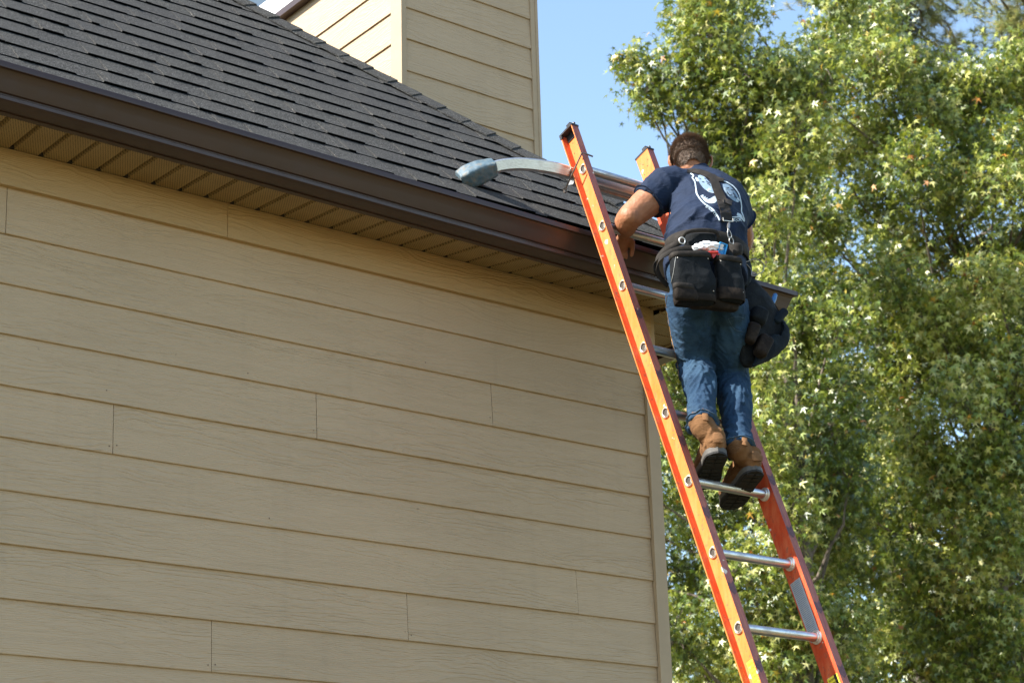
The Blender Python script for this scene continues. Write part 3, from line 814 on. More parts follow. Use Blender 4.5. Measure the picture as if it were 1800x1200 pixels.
# a five-lobed leaf, 10 triangles, drooping tips
def leaf_proto():
    V = [(0, 0, 0)]; 
    angs = [90, 162, 234, 306, 18]; L = [1.0, .82, .55, .55, .82]
    base = [math.radians(a) for a in (90, 28, -38, 218, 152)]
    tips = [1.05, .92, .62, .62, .92]
    order = sorted(range(5), key=lambda i: base[i])
    pts = []
    bs = [math.radians(x) for x in (-40, 25, 90, 155, 220)]; tp = [.62, .95, 1.1, .95, .62]
    for i in range(5):
        pts.append((math.cos(bs[i])*tp[i], math.sin(bs[i])*tp[i], -.22*tp[i]))
        mid = bs[i]+math.radians(32.5) if i < 4 else math.radians(270)
        r = .25 if i < 4 else .14
        pts.append((math.cos(mid)*r, math.sin(mid)*r, .04))
    V += pts
    F = [(0, 1+i, 1+(i+1) % 10) for i in range(10)]
    return np.array(V, 'f'), np.array(F)
LV, LF = leaf_proto()
def leaf3():
    V = [(0, 0, 0)]; bs = [math.radians(x) for x in (5, 90, 175)]; tp = [.95, 1.12, .95]; md = [(math.radians(47), .40), (math.radians(133), .40), (math.radians(270), .26)]
    for i in range(3): V += [(math.cos(bs[i])*tp[i], math.sin(bs[i])*tp[i], -.20*tp[i]), (math.cos(md[i][0])*md[i][1], math.sin(md[i][0])*md[i][1], .04)]
    return np.array(V, 'f'), np.array([(0, 1+i, 1+(i+1) % 6) for i in range(6)])
L3P = leaf3()
def scatter(name, pos, size, mat, parent, proto=(LV, LF), droop=.55, seed=0, hue=None):
    g = np.random.default_rng(seed); n = len(pos); v, f = proto
    # leaf frame: tip direction (local y) outwards and down, normal roughly upward
    th = g.uniform(0, 2*np.pi, n); dz = g.normal(-droop*2.2, .7, n)
    y = np.stack([np.cos(th), np.sin(th), dz], 1); y /= np.linalg.norm(y, axis=1)[:, None]
    upv = np.stack([g.normal(-.25, .9, n), g.normal(-.15, .9, n), np.ones(n)], 1)
    x = np.cross(y, upv); x /= np.linalg.norm(x, axis=1)[:, None]; z = np.cross(x, y)
    s = size*g.uniform(.7, 1.25, n)
    V = (pos[:, None, :]+(v[None, :, 0, None]*x[:, None]+v[None, :, 1, None]*y[:, None]+v[None, :, 2, None]*z[:, None])*s[:, None, None]).reshape(-1, 3)
    F = (f[None]+(np.arange(n)*len(v))[:, None, None]).reshape(-1, f.shape[1])
    me = bpy.data.meshes.new(name); me.vertices.add(len(V)); me.vertices.foreach_set('co', V.astype('f').ravel())
    k = f.shape[1]
    me.loops.add(len(F)*k); me.loops.foreach_set('vertex_index', F.astype('i').ravel())
    me.polygons.add(len(F)); me.polygons.foreach_set('loop_start', np.arange(0, len(F)*k, k, dtype='i')); me.polygons.foreach_set('loop_total', np.full(len(F), k, 'i'))
    me.update(calc_edges=True)
    r = g.uniform(0, 1, n) if hue is None else np.clip(hue+g.normal(0, .23, n), 0, .93)
    big = g.uniform(0, 1, n); r = np.where(big > .985, g.uniform(.95, 1, n), r)
    at = me.attributes.new('rnd', 'FLOAT', 'POINT'); at.data.foreach_set('value', np.repeat(r, len(v)).astype('f'))
    me.materials.append(mat)
    return link(name, me, parent)
def limb_tube(mb, A, B, ra, rb, bend, n=5, sides=7):
    A = Vector(A); B = Vector(B); P = []
    o = Vector((random.uniform(-1, 1), random.uniform(-1, 1), random.uniform(-.3, .6)))*bend
    for i in range(n+1):
        t = i/n; P.append(A.lerp(B, t)+o*math.sin(math.pi*t)+Vector((random.uniform(-1, 1), random.uniform(-1, 1), random.uniform(-1, 1)))*bend*.18*(0 < i < n))
    mb.loft(P, [ra+(rb-ra)*i/n for i in range(n+1)], sides); return P
def tree(label, px, D, lobes, leafsize, perlobe, mat, seed, top, group=None, trunk_r=.24, lean=0, name='sweetgum_tree', cat='tree', clump=.13, proto=None):
    random.seed(seed); g = np.random.default_rng(seed)
    q = far(px, 600, D); bx, by = q.x, q.y
    root = empty(name, (bx, by, GZ)); tag(root, label, cat, group)
    tb = MB(); zt_ = far(px, top, D).z
    P = [Vector((bx+noise.noise(Vector((i*.6, seed, 0)))*.35*i/6+lean*i/12, by+noise.noise(Vector((i*.6, seed, 7)))*.35*i/6, GZ-.1+(zt_-GZ)*i/12)) for i in range(13)]
    tb.loft(P, [trunk_r*(1.25 if i == 0 else 1-.86*i/12) for i in range(13)], 12); tb.build('trunk', M_BARK, root, 60)
    pos = []; hue = []; tw = MB()
    for (x, y, r, dD) in lobes:
        c = far(x, y, D+dD); R_ = r*(D+dD)/FPX
        h = c.z-random.uniform(.5, 1.8)*1.2-.25*math.hypot(c.x-bx, c.y-by)
        ti = max(1, min(11, (h-GZ)/(zt_-GZ)*12)); i0 = int(ti); A = P[i0].lerp(P[min(i0+1, 12)], ti-i0)
        lb = MB(); rr = .022+.018*R_; limb_tube(lb, A, c, rr, .009, .30, 7); lb.build('limb', M_BARK, root, 60)
        lobehue = .43+.30*noise.noise(c*.55+Vector((seed, 0, 0)))+g.normal(0, .06)
        n = int(perlobe*(R_/.65)**2); nt_ = max(6, int(n/11))
        for k in range(nt_):
            d = Vector(g.normal(0, 1, 3)); d.normalize(); rad = R_*(g.uniform(.15, 1)**.5)*1.05
            d.z = d.z*.85
            e = c+d*rad
            if g.uniform() < .35: tw.loft([c+d*rad*.25, c+d*rad*.6+Vector(g.normal(0, .04, 3)), e], [.009, .006, .003], 4)
            m = 11
            p = np.array(e)[None]+np.clip(g.normal(0, 1, (m, 3)), -1.4, 1.4)*min(clump, R_*.42)*np.array([1, 1, 1.15]); pos.append(p); hue += [lobehue+.12*g.normal()]*m
    tag(tw.build('twigs', M_BARK, root), kind='stuff')
    pos = np.concatenate(pos)
    scatter('crown', pos, leafsize, mat, root, proto or (LV, LF), seed=seed, hue=np.array(hue))
    return root
# near tree: its outline against the sky on the left
L1 = [(1105, 110, 26, 0), (1088, 108, 14, 0), (1140, 112, 36, .1), (1132, 160, 40, 0), (1182, 150, 48, 0), (1160, 190, 34, .2), (1215, 30, 52, .3), (1250, -10, 66, 0), (1205, 92, 40, 0),
      (1262, 60, 66, -.3), (1300, 20, 46, .4), (1255, 130, 62, .2), (1235, 200, 60, 0), (1262, 260, 56, .3), (1318, 130, 70, -.4), (1330, 205, 78, .5), (1300, 290, 60, 0), (1375, 150, 62, .2), (1395, 235, 72, -.6),
      (1385, 310, 60, .6), (1330, 360, 56, .2), (1458, 62, 44, .3), (1445, 140, 60, -.4), (1478, -10, 50, .2), (1330, 470, 60, .5), (1400, 560, 72, .2), (1310, 430, 60, .8)]
for yy in range(600, 1330, 82):
    for xx in range(1120, 1500, 88):
        if random.random() < .93: L1.append((xx+random.uniform(-26, 26), yy+random.uniform(-26, 26), random.uniform(56, 74), random.uniform(-1.6, 1.0)))
L2 = []
for yy in range(-120, 1330, 80):
    for xx in range(1440, 2120, 84):
        x = xx+random.uniform(-26, 26); y = yy+random.uniform(-26, 26)
        if y < 150 and x > 1560+ (150-y)*.2 : continue
        if y < 60 and x > 1500: continue
        if abs(x-1610) < 26 and abs(y-365) < 30: continue
        if x < 1478 and y < 75: continue
        if random.random() < .97: L2.append((x, y, random.uniform(52, 74), random.uniform(-1.7, 1.0)))
L2 += [(1560, 480, 60, -2), (1640, 560, 60, -2.1), (1740, 500, 62, -2.1), (1590, 1000, 64, -2.2), (1640, 1100, 64, -2.2), (1780, 800, 64, -2.4), (1790, 640, 62, -2.2), (1640, 850, 66, -2.2), (1600, 780, 60, -2), (1690, 700, 70, -2.6), (1730, 820, 70, -2.4), (1750, 930, 72, -2.6), (1700, 1010, 60, -2.6), (1760, 1100, 70, -2.6), (1720, 1190, 70, -2.6), (1500, 60, 56, 0), (1560, 110, 56, 0), (1540, 20, 44, .4), (1790, 120, 60, .2), (1720, 150, 60, 0), (1660, 170, 60, .3), (1610, 130, 52, .2)]
L1 += [(1345, 640, 62, -1.7), (1360, 740, 64, -1.8), (1345, 830, 62, -1.7), (1385, 900, 62, -1.8), (1350, 990, 64, -1.8), (1395, 1080, 64, -1.7), (1350, 1160, 62, -1.7), (1330, 560, 50, -1.4), (1350, 370, 50, -1.2), (1330, 490, 44, -1.0), (1352, 520, 44, -1.0)]
L1 = [l for l in L1 if math.hypot(l[0]-1385, (l[1]-440)*.8) > 48 or l[1] < 330]
tree('broad sweetgum with star-shaped leaves, its branch tips against the sky beside the roof', 1370, 24, L1, .070, 1750, M_LEAF, 3, 40, 'sweetgum trees beside the house', .17)
tree('dense sweetgum filling the right edge of the view, yellowing leaves', 1725, 27, L2, .077, 1750, M_LEAF, 8, 190, 'sweetgum trees beside the house', .26)
# darker trees further back
L3 = []
for yy in range(180, 1400, 120):
    for xx in range(1160, 2100, 118):
        x = xx+random.uniform(-40, 40); y = yy+random.uniform(-40, 40)
        if (x < 1250 and y < 660) or math.hypot(x-1395, y-445) < 90 or math.hypot(x-1610, y-365) < 80: continue
        if random.random() < (.45 if y < 620 else .72): L3.append((x, y, random.uniform(60, 88), random.uniform(-2, 2)))
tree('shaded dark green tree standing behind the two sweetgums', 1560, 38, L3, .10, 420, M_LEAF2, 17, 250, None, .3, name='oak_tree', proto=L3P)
# pine behind at the top right
def pine(label, px, D, tufts, seed, top):
    random.seed(seed); g = np.random.default_rng(seed); q = far(px, 600, D)
    root = empty('pine_tree', (q.x, q.y, GZ)); tag(root, label, 'tree')
    tb = MB(); zt_ = far(px, top, D).z
    P = [Vector((q.x, q.y, GZ-.1+(zt_-GZ)*i/8)) for i in range(9)]; tb.loft(P, [.3-.2*i/8 for i in range(9)], 10); tb.build('trunk', M_BARK, root, 60)
    V = []; F = []; rv = []; br = MB()
    for (x, y, r, dD) in tufts:
        c = far(x, y, D+dD); A = Vector((q.x, q.y, c.z-.8)); A = c.lerp(A, min(1, .9/(c-A).length))
        limb_tube(br, A, c, .025, .012, .12)
        for k in range(int(r*.55)):
            e = c+Vector(g.normal(0, 1, 3))*r*(D/FPX)*.55
            ax = Vector(g.normal(0, 1, 3)); ax.z = abs(ax.z)+.3; ax.normalize()
            hh = g.uniform(.1, .9)
            for j in range(44):
                d = (ax*g.uniform(.1, 1.2)+Vector(g.normal(0, .62, 3))).normalized(); L = g.uniform(.15, .26)
                s = d.orthogonal()*.008; b = e+ax*g.uniform(-.1, .1); n0 = len(V)
                V += [b-s, b+s, b+d*L+Vector((0, 0, -.02))]; F.append((n0, n0+1, n0+2)); rv += [hh+g.normal(0, .15)]*3
    tag(br.build('limbs', M_BARK, root), kind='stuff')
    o = tag(mesh('needles', V, F, M_NEED, root), kind='stuff'); at = o.data.attributes.new('rnd', 'FLOAT', 'POINT'); at.data.foreach_set('value', np.clip(np.array(rv), 0, 1).astype('f'))
TF = [(random.uniform(1500, 1900), random.uniform(-90, 110), random.uniform(34, 60), random.uniform(-2, 2)) for _ in range(52)]+[(1790, 312, 30, -4), (1812, 300, 40, -4), (1400, -15, 30, 0), (1440, 0, 30, 0)]+[(random.uniform(1320, 1460), random.uniform(330, 560), 30, 0) for _ in range(7)]
pine('tall pine with brownish green needles showing above the sweetgums', 1850, 34, TF, 5, -100)
# ------------------------------------------------------------------ the man on the ladder
def skin():
    a = N('tan_skin'); v = a.coord('Object'); f = a.noise(v, 22, 5, .6); g = a.noise(v, 160, 3, .6)
    c = a.ramp(f, [(.3, (.25, .097, .042)), (.5, (.30, .122, .056)), (.7, (.36, .155, .075))])  # tan skin tone with random mottling
    a.b.inputs['Subsurface Weight'].default_value = .04; a.b.inputs['Subsurface Radius'].default_value = (.02, .008, .004); a.b.inputs['Subsurface Scale'].default_value = .4
    return a.set(c, .60, 0, a.bump(g, .35, .0015, a.bump(f, .3, .006)), .45)
M_SKIN = skin()
def cloth(name, stops, wv=900, fold=.5, rough=.85, fade=None):
    a = N(name); v = a.coord('Object'); f = a.noise(v, 11, 5, .62, .4); wz = a.noise(a.coord('Object', (wv, wv, wv*.35)), 1, 2)
    c = a.ramp(f, stops)
    if fade:
        m = a.ramp(a.noise(a.coord('Object', (1, 1, .8)), 8, 4, .6), [(.45, 0.), (.72, .55)]); c = a.mix(m, c, fade)
        c = a.mix(a.ramp(wz, [(.45, 0.), (.8, .4)]), c, fade)
    fo = a.noise(a.coord('Object', (1, 1, 2.2)), 26, 4, .55, .8)
    a.b.inputs['Sheen Weight'].default_value = .0
    return a.set(c, rough, 0, a.bump(wz, .3, .001, a.bump(fo, fold, .010)), .25)
M_SHIRT = cloth('navy_cotton', [(.3, (.0055, .012, .031)), (.7, (.009, .019, .045))], 1100, .40)
M_JEAN = cloth('faded_denim', [(.3, (.006, .021, .049)), (.7, (.011, .037, .078))], 800, .42, .9, (.050, .100, .155))
M_HAIR = simple('short_brown_hair', (.15, .10, .070), .55, 0, .5, 160, .4, .004)
M_BOOT = cloth('tan_suede', [(.3, (.105, .050, .019)), (.7, (.195, .096, .040))], 500, .5, .9)
M_SOLE = simple('dark_rubber_sole', (.010, .009, .008), .8, 0, .3, 50, .4, .004)
M_MID = simple('grey_boot_midsole', (.075, .068, .060), .7, 0, .3, 70, .3)
M_COLLAR = simple('padded_boot_collar', (.09, .075, .062), .8, 0, .25, 50, .3)

Hd = Vector  # alias
person = empty('person', (-.48, -.95, -.52))
tag(person, 'man in navy t-shirt, blue jeans and tan boots climbing the orange ladder, seen from behind', 'person')

# joints (pixel position in the photograph and depth out from the wall)
J = dict(
 pel=pix(1238, 492, -.87), waist=pix(1240, 436, -.84), chest=pix(1243, 362, -.735), neck=pix(1228, 318, -.65), head=pix(1212, 291, -.60),
 shL=pix(1172, 328, -.66), shR=pix(1281, 350, -.73), elL=pix(1108, 381, -.60), wrL=pix(1098, 409, -.46),
 elR=pix(1307, 412, -.66), wrR=pix(1300, 452, -.47),
 hipL=pix(1207, 522, -.86), hipR=pix(1276, 540, -.90), knL=pix(1222, 642, -.745), anL=pix(1234, 742, -.955),
 knR=pix(1283, 665, -.78), anR=pix(1298, 785, -.985))
YB = math.radians(20)
bR = Vector((math.cos(YB), -math.sin(YB), 0)); bB = Vector((-math.sin(YB), -math.cos(YB), 0)); bU = Vector((0, 0, 1))
def tube(mb, pts, rad, n=20, ref=bR, sub=7, sup=2.0):
    P = spline(pts, sub); R_ = sp1(rad, sub); mb.loft(P, R_, n, ref, sup=sup)
    mb.ball(P[0], min(R_[0])*1.0, n=12, m=8); mb.ball(P[-1], min(R_[-1])*1.0, n=12, m=8); return mb

# continuous body: head, neck, torso, arms with hands, legs to the feet
b = MB()
hF = Vector((math.sin(.60), math.cos(.60), -.42)).normalized(); hR = hF.cross(bU).normalized(); hU = hR.cross(hF)
H = J['head']; RH = Matrix((hR, hF, hU)).transposed()
def hp(x, y, z): return H+hR*x+hF*y+hU*z
b.ball(hp(0, -.012, .030), (.072, .091, .082), RH, 22, 14); b.ball(hp(0, .020, -.030), (.060, .072, .075), RH, 18, 12); b.ball(hp(0, .050, -.070), (.038, .040, .035), RH)
b.loft([hp(0, .082, .012), hp(0, .100, -.010), hp(0, .106, -.026), hp(0, .088, -.034)], [.008, .011, .014, .010], 10)
b.loft([hp(-.03, .082, -.058), hp(0, .094, -.056), hp(.03, .082, -.058)], [.006, .0085, .006], 8)
b.loft([hp(-.035, .083, .026), hp(0, .092, .024), hp(.035, .083, .026)], [.008, .009, .008], 8)
for s in (-1, 1):
    # ear: curled rim and lobe
    c = hp(s*.076, -.022, -.012)
    eo = (hR*s*.8-hF*.45).normalized(); et = hU
    b.loft([c-et*.026, c-et*.012+eo*.010, c+et*.006+eo*.016, c+et*.022+eo*.014-hF*.006, c+et*.030+eo*.004], [(.007, .005), (.012, .005), (.016, .005), (.014, .005), (.006, .004)], 12, hF)
tube(b, [J['neck']-Vector((0, -.0, .05)), J['neck']+Vector((0, .01, .03)), hp(0, -.03, -.04)], [(.066, .060), (.058, .056), (.054, .056)])
tube(b, [J['pel'], J['waist'], J['chest'], J['neck']+Vector((0, 0, -.04))], [(.150, .105), (.140, .10), (.155, .10), (.08, .07)])
def fingers(mb, wr, d, across, palmn, curl, side, L=.072):
    # palm and five fingers; d along the hand, across towards the thumb, palmn the palm normal
    pc = wr+d*.045; mb.loft([wr-d*.02, wr+d*.01, wr+d*.045, wr+d*.085], [(.027, .020), (.032, .017), (.041, .016), (.040, .013)], 14, across)
    for i, (o, l) in enumerate(((.030, .95), (.010, 1.06), (-.010, 1.0), (-.030, .80))):
        p = wr+d*.080+across*o; a = p; dd = d; pts = [p-d*.015, p]
        for k, q in enumerate((.42, .33, .25)):
            dd = (dd+palmn*curl*(.5+.25*k)).normalized(); p = p+dd*L*l*q; pts.append(p)
        mb.loft(pts, [.0095, .0095, .0090, .0085, .0070], 9)
        mb.ball(pts[-1], .0070, n=8, m=6)
    t0 = wr+d*.022+across*.026; t1 = t0+(d*.6+across*.8+palmn*.3).normalized()*.035; t2 = t1+(d*.8+across*.1+palmn*.55).normalized()*.030; t3 = t2+(d*.6-across*.2+palmn*.7).normalized()*.024
    mb.loft([t0, t1, t2, t3], [.014, .0115, .0100, .0080], 9); mb.ball(t3, .008, n=8, m=6)
# left arm: shoulder, biceps, elbow resting above the rung, forearm passing behind it to the gutter
sL, eL, wL = J['shL'], J['elL'], J['wrL']
mid = sL.lerp(eL, .5)
tube(b, [sL, sL.lerp(eL, .35)+bB*.004, sL.lerp(eL, .7), eL], [.061, (.064, .062), (.059, .058), (.052, .051)], 18, bU)
b.ball(eL+bB*.014+Vector((-.006, 0, -.004)), .040)
tube(b, [eL, eL.lerp(wL, .30)+Vector((-.010, 0, -.004)), eL.lerp(wL, .65), wL], [.050, (.053, .049), (.042, .038), (.030, .025)], 18, bU)
dl = (wL-eL).normalized(); dl = (dl*.3+Vector((.10, .45, -.60))).normalized()
ac = dl.cross(Vector((1, .2, 0))).normalized(); ac = (Vector((1, 0, .2))-dl*Vector((1, 0, .2)).dot(dl)).normalized()
fingers(b, wL, dl, ac, Vector((0, -.2, -1)).normalized(), 2.2, -1, .042)
sR, eR, wR = J['shR'], J['elR'], J['wrR']
tube(b, [sR, sR.lerp(eR, .5)+Vector((.01, 0, 0)), eR], [.054, .050, .041], 18, bU)
tube(b, [eR, eR.lerp(wR, .35)+Vector((.006, 0, 0)), wR], [.042, (.043, .040), (.028, .024)], 18, bU)
dr = (wR-eR).normalized(); acr = (Vector((-1, 0, .2))-dr*Vector((-1, 0, .2)).dot(dr)).normalized()
fingers(b, wR, dr, acr, Vector((0, .3, -1)).normalized(), .8, 1)
for s in 'LR':
    tube(b, [J['pel'].lerp(J['hip'+s], .7), J['kn'+s], J['an'+s]], [.075, .052, .036], 16)
me = remesh(b, .0042, 3, .5)
displace(me, lambda c, n: .0016*noise.noise(c*34)+.0007*noise.noise(c*110))
body = finish('body', me, M_SKIN, person)
# eyes and eyebrows (on the hidden side of the head)
for s in (-1, 1):
    MB().ball(hp(s*.031, .080, .006), .0125).build('eye', simple('eye_white', (.7, .68, .65), .2, 0, .02, 9, 0), body, 60)

# hair: cropped cap with short strands
hb = MB(); hb.ball(hp(0, -.018, .036), (.0765, .0945, .0845), RH, 26, 18); hb.ball(hp(0, -.045, -.012), (.065, .066, .061), RH, 20, 14)
me = remesh(hb, .004, 2)
bm = bmesh.new(); bm.from_mesh(me)
def hair_keep(p):
    q = p-H; x, y, z = q.dot(hR), q.dot(hF), q.dot(hU)
    if y > .062: return False
    if y > .0 and z < .018: return abs(x) > .02 and z > -.022+.4*y and y < .028   # sideburn
    if y > .03 and z < .05: return False
    lo = -.058+.006*math.cos(x*60)
    if abs(x) > .052 and y > -.035: lo = .012 if abs(x) > .060 and y > -.022 else -.02
    return z > lo
bmesh.ops.delete(bm, geom=[v for v in bm.verts if not hair_keep(v.co)], context='VERTS')
hv = [(v.co.copy(), v.normal.copy()) for v in bm.verts]
bm.to_mesh(me); bm.free()
displace(me, lambda c, n: .0022*noise.noise(c*90)+.0018*noise.noise(c*210)-.001)
hair = finish('hair', me, M_HAIR, person)
random.seed(3)
V = []; F = []; I = []
crown = hp(0, -.045, .105)
for k in range(20000):
    p, n = random.choice(hv); q = p-H
    p = p+Vector((random.uniform(-.002, .002), random.uniform(-.002, .002), random.uniform(-.002, .002)))
    d = (p-crown); d = d-n*d.dot(n); d = d.normalized() if d.length > 1e-4 else hR
    low = max(0, min(1, (q.dot(hU)+.05)/.08)); L = (.008+.011*low)*random.uniform(.6, 1.2)
    t = (n*(.75)+d*.75+Vector((random.uniform(-.35, .35), random.uniform(-.35, .35), random.uniform(-.35, .35)))).normalized()
    s = t.cross(n).normalized()*.0009; a = len(V); p0 = p-n*.002
    V += [p0-s, p0+s, p0+t*L]; F.append((a, a+1, a+2)); I.append(0 if random.random() < .7 else 1)
M_HAIR2 = simple('lighter_brown_hair_tips', (.28, .195, .14), .5, 0, .3, 90, .1); M_HAIR1 = simple('brown_hair_strands', (.15, .10, .070), .5, 0, .3, 90, .1)
tag(mesh('hair_strands', V, F, [M_HAIR1, M_HAIR2], hair, False, I), kind='stuff')

# T-shirt
s_ = MB()
W, C_, NK, PE = J['waist'], J['chest'], J['neck'], J['pel']
up_sp = C_.lerp(NK, .55)
tube(s_, [PE+Vector((-.0, -.01, .02)), PE.lerp(W, .6)+bB*.006, W+bB*.016+bU*.045, C_.lerp(W, .45)+bB*.022, C_+bB*.022, up_sp+bB*.012, NK+bU*-.02+bB*.004, NK+bU*.012+bB*.004],
     [(.163, .125), (.158, .118), (.152, .120), (.152, .117), (.163, .113), (.150, .094), (.088, .074), (.064, .060)], 30, bR, 6)
for sh, el, k in ((sL, eL, .52), (sR, eR, .66)):
    e = sh.lerp(el, k); mid = sh.lerp(el, k*.5)
    P = spline([C_.lerp(sh, .45)+bU*.035, sh.lerp(C_, .12)+bU*.022, sh+(el-sh)*.08+bU*.010, mid+bU*.003, e], 6)
    R_ = sp1([(.072, .062), (.071, .068), (.072, .070), (.072, .070), (.071, .068)], 6)
    s_.loft(P, R_, 20, bU)
# shoulder yoke
s_.loft(spline([sL+bU*.030+(sR-sL)*.02, NK.lerp(sL, .40)+bU*.006, NK+bU*-.012, NK.lerp(sR, .40)+bU*.002, sR+bU*.028], 6), sp1([.040, .052, .060, .052, .040], 6), 16)
me = remesh(s_, .0048, 5, .5)
def ridge(p): return max(0.0, 1-abs(noise.noise(p))*2)
ax0, ax1 = W, C_
axis = (C_-W).normalized()
def shirt_fold(c, n):
    q = c-W; h = q.dot(axis)
    d = 0
    # drape folds gathering at the belt, running up and across towards the left
    w_ = max(0, min(1, 1-(h-.0)/.20)); u = q.dot(bR); 
    p = Vector((u*7+h*6, q.dot(bB)*5, h*17-u*9))
    d += .0150*w_*ridge(p)**2*(1 if h > -.02 else .4)-.002*w_
    p2 = Vector((u*9-h*5, h*7+u*6, 3.1)); d += .0065*ridge(p2)**2
    # pulls at the armpits
    for sh in (sL, sR):
        r = (c-(sh-bU*.08)).length; k = max(0, 1-r/.13); d += .013*k*ridge(Vector((h*26+u*12, u*8, 1.7)))**2
    d += .0010*noise.noise(c*60)
    return d
displace(me, shirt_fold)
shirt = finish('t_shirt', me, M_SHIRT, person)
def bvh(o): return BVHTree.FromPolygons([v.co.copy() for v in o.data.vertices], [tuple(p.vertices) for p in o.data.polygons])
SB = bvh(shirt)
# sleeve hem ridge
for sh, el, k in ((sL, eL, .50), (sR, eR, .64)):
    e = sh.lerp(el, k); t = (el-sh).normalized(); pts = []
    a = (bU-t*bU.dot(t)).normalized(); bq = t.cross(a)
    for i in range(41):
        th = 2*math.pi*i/40; d = a*math.cos(th)+bq*math.sin(th)
        h = SB.ray_cast(e+d*.09, -d, .09); pts.append((h[0] if h[0] else e+d*.063)+d*.0008)
    MB().loft(pts, [(.0016, .009)]*len(pts), 6, t).build('sleeve_hem', M_SHIRT, shirt, 60)
# white back print: laid on the cloth, point by point
def on_shirt(x, y, lift=.0014):
    o_ = Vector(EYE); d = (fw+rt*(x-900)/FPX-up*(y-600)/FPX); d = Vector(d).normalized()
    h = SB.ray_cast(o_, d, 30)
    return (h[0]+h[1]*lift*(1 if h[1].dot(d) < 0 else -1)) if h[0] else None
M_PRINT = simple('white_shirt_print', (.36, .43, .48), .8, 0, .2, 60, .1); M_PRINT2 = simple('pale_blue_shirt_print', (.15, .22, .30), .8, 0, .15, 60, .1)
def stroke(mb, pts, wd, lift=.0016, closed=False):
    P = spline([(p[0], p[1], 0) for p in (pts+[pts[0]] if closed else pts)], 6); L = []; R2 = []
    for i, p in enumerate(P):
        t = P[min(i+1, len(P)-1)]-P[max(i-1, 0)]; n = Vector((-t.y, t.x, 0)).normalized()*wd*.5
        a = on_shirt(p.x+n.x, p.y+n.y, lift); c = on_shirt(p.x-n.x, p.y-n.y, lift)
        if a is None or c is None: continue
        L.append(a); R2.append(c)
    k = len(L); mb.add(L+R2, [(i, i+1, k+i+1, k+i) for i in range(k-1) if (L[i]-L[i+1]).length < .03])
def patch(mb, pts, lift=.0012):
    P = spline([(p[0], p[1], 0) for p in pts+[pts[0]]], 4)[:-1]; cx = sum(p.x for p in P)/len(P); cy = sum(p.y for p in P)/len(P)
    rings = []; V = []; F = []; n = len(P)
    for s in (1, .7, .4):
        for p in P: V.append(on_shirt(cx+(p.x-cx)*s, cy+(p.y-cy)*s, lift))
    V.append(on_shirt(cx, cy, lift))
    if any(v is None for v in V): return
    for r in range(2):
        for i in range(n): F.append((r*n+i, r*n+(i+1) % n, (r+1)*n+(i+1) % n, (r+1)*n+i))
    F += [(2*n+i, 2*n+(i+1) % n, 3*n) for i in range(n)]
    mb.add(V, F)
pm = MB(); pb = MB(); dk = MB()
# bold outline round the two busts
stroke(pm, [(1222, 300), (1215, 299), (1213, 304), (1219, 309), (1217, 313), (1221, 319), (1223, 330), (1225, 341), (1231, 351), (1240, 360), (1250, 366), (1259, 376), (1265, 388)], 2.4)
stroke(pm, [(1265, 318), (1270, 318), (1280, 322), (1290, 329), (1298, 340), (1301, 350), (1303, 362), (1303, 372), (1306, 380), (1308, 389), (1302, 383), (1296, 382), (1286, 382)], 2.0)
stroke(pm, [(1222, 300), (1229, 304), (1236, 309), (1241, 312)], 1.2)
patch(pb, [(1227, 309), (1234, 308), (1241, 314), (1248, 322), (1254, 332), (1256, 338), (1248, 338), (1240, 334), (1233, 327), (1228, 318)])
patch(pm, [(1222, 312), (1226, 313), (1228, 319), (1224, 318)]); patch(pm, [(1242, 330), (1250, 333), (1256, 339), (1250, 339), (1243, 336)])
patch(pm, [(1231, 345), (1236, 343), (1246, 350), (1256, 345), (1260, 350), (1258, 356), (1250, 358), (1240, 355)])
patch(pb, [(1270, 324), (1278, 324), (1286, 330), (1294, 340), (1299, 350), (1297, 356), (1288, 352), (1279, 344), (1272, 334)])
patch(pm, [(1272, 330), (1277, 332), (1284, 341), (1280, 342), (1274, 337)]); patch(pm, [(1296, 347), (1300, 352), (1297, 356), (1294, 353)])
patch(pm, [(1296, 374), (1303, 378), (1307, 388), (1301, 382), (1295, 379)])
for q in ([(1229, 314), (1232, 316)], [(1234, 320), (1238, 321)], [(1238, 314), (1241, 316)], [(1241, 319), (1247, 323)], [(1243, 323), (1249, 327)], [(1276, 332), (1281, 331)], [(1284, 335), (1289, 335)],
          [(1277, 338), (1281, 343), (1286, 344)], [(1288, 340), (1292, 345)], [(1236, 347), (1239, 344)], [(1240, 349), (1242, 345)], [(1243, 351), (1246, 347)], [(1290, 345), (1295, 349)]):
    stroke(dk, q, 1.3, .0030)
pr = pm.build('shirt_print', M_PRINT, shirt); pb.build('shirt_print', M_PRINT2, shirt); dk.build('shirt_print', M_SHIRT, shirt)
def text_mesh(txt, size):
    cu = bpy.data.curves.new('t', 'FONT'); cu.body = txt; cu.size = size; cu.align_x = 'CENTER'; cu.align_y = 'CENTER'; cu.offset = size*.03; cu.resolution_u = 2
    o = bpy.data.objects.new('t', cu); COL.objects.link(o); bpy.context.view_layer.update()
    me = bpy.data.meshes.new_from_object(o.evaluated_get(bpy.context.evaluated_depsgraph_get())); bpy.data.objects.remove(o); return me
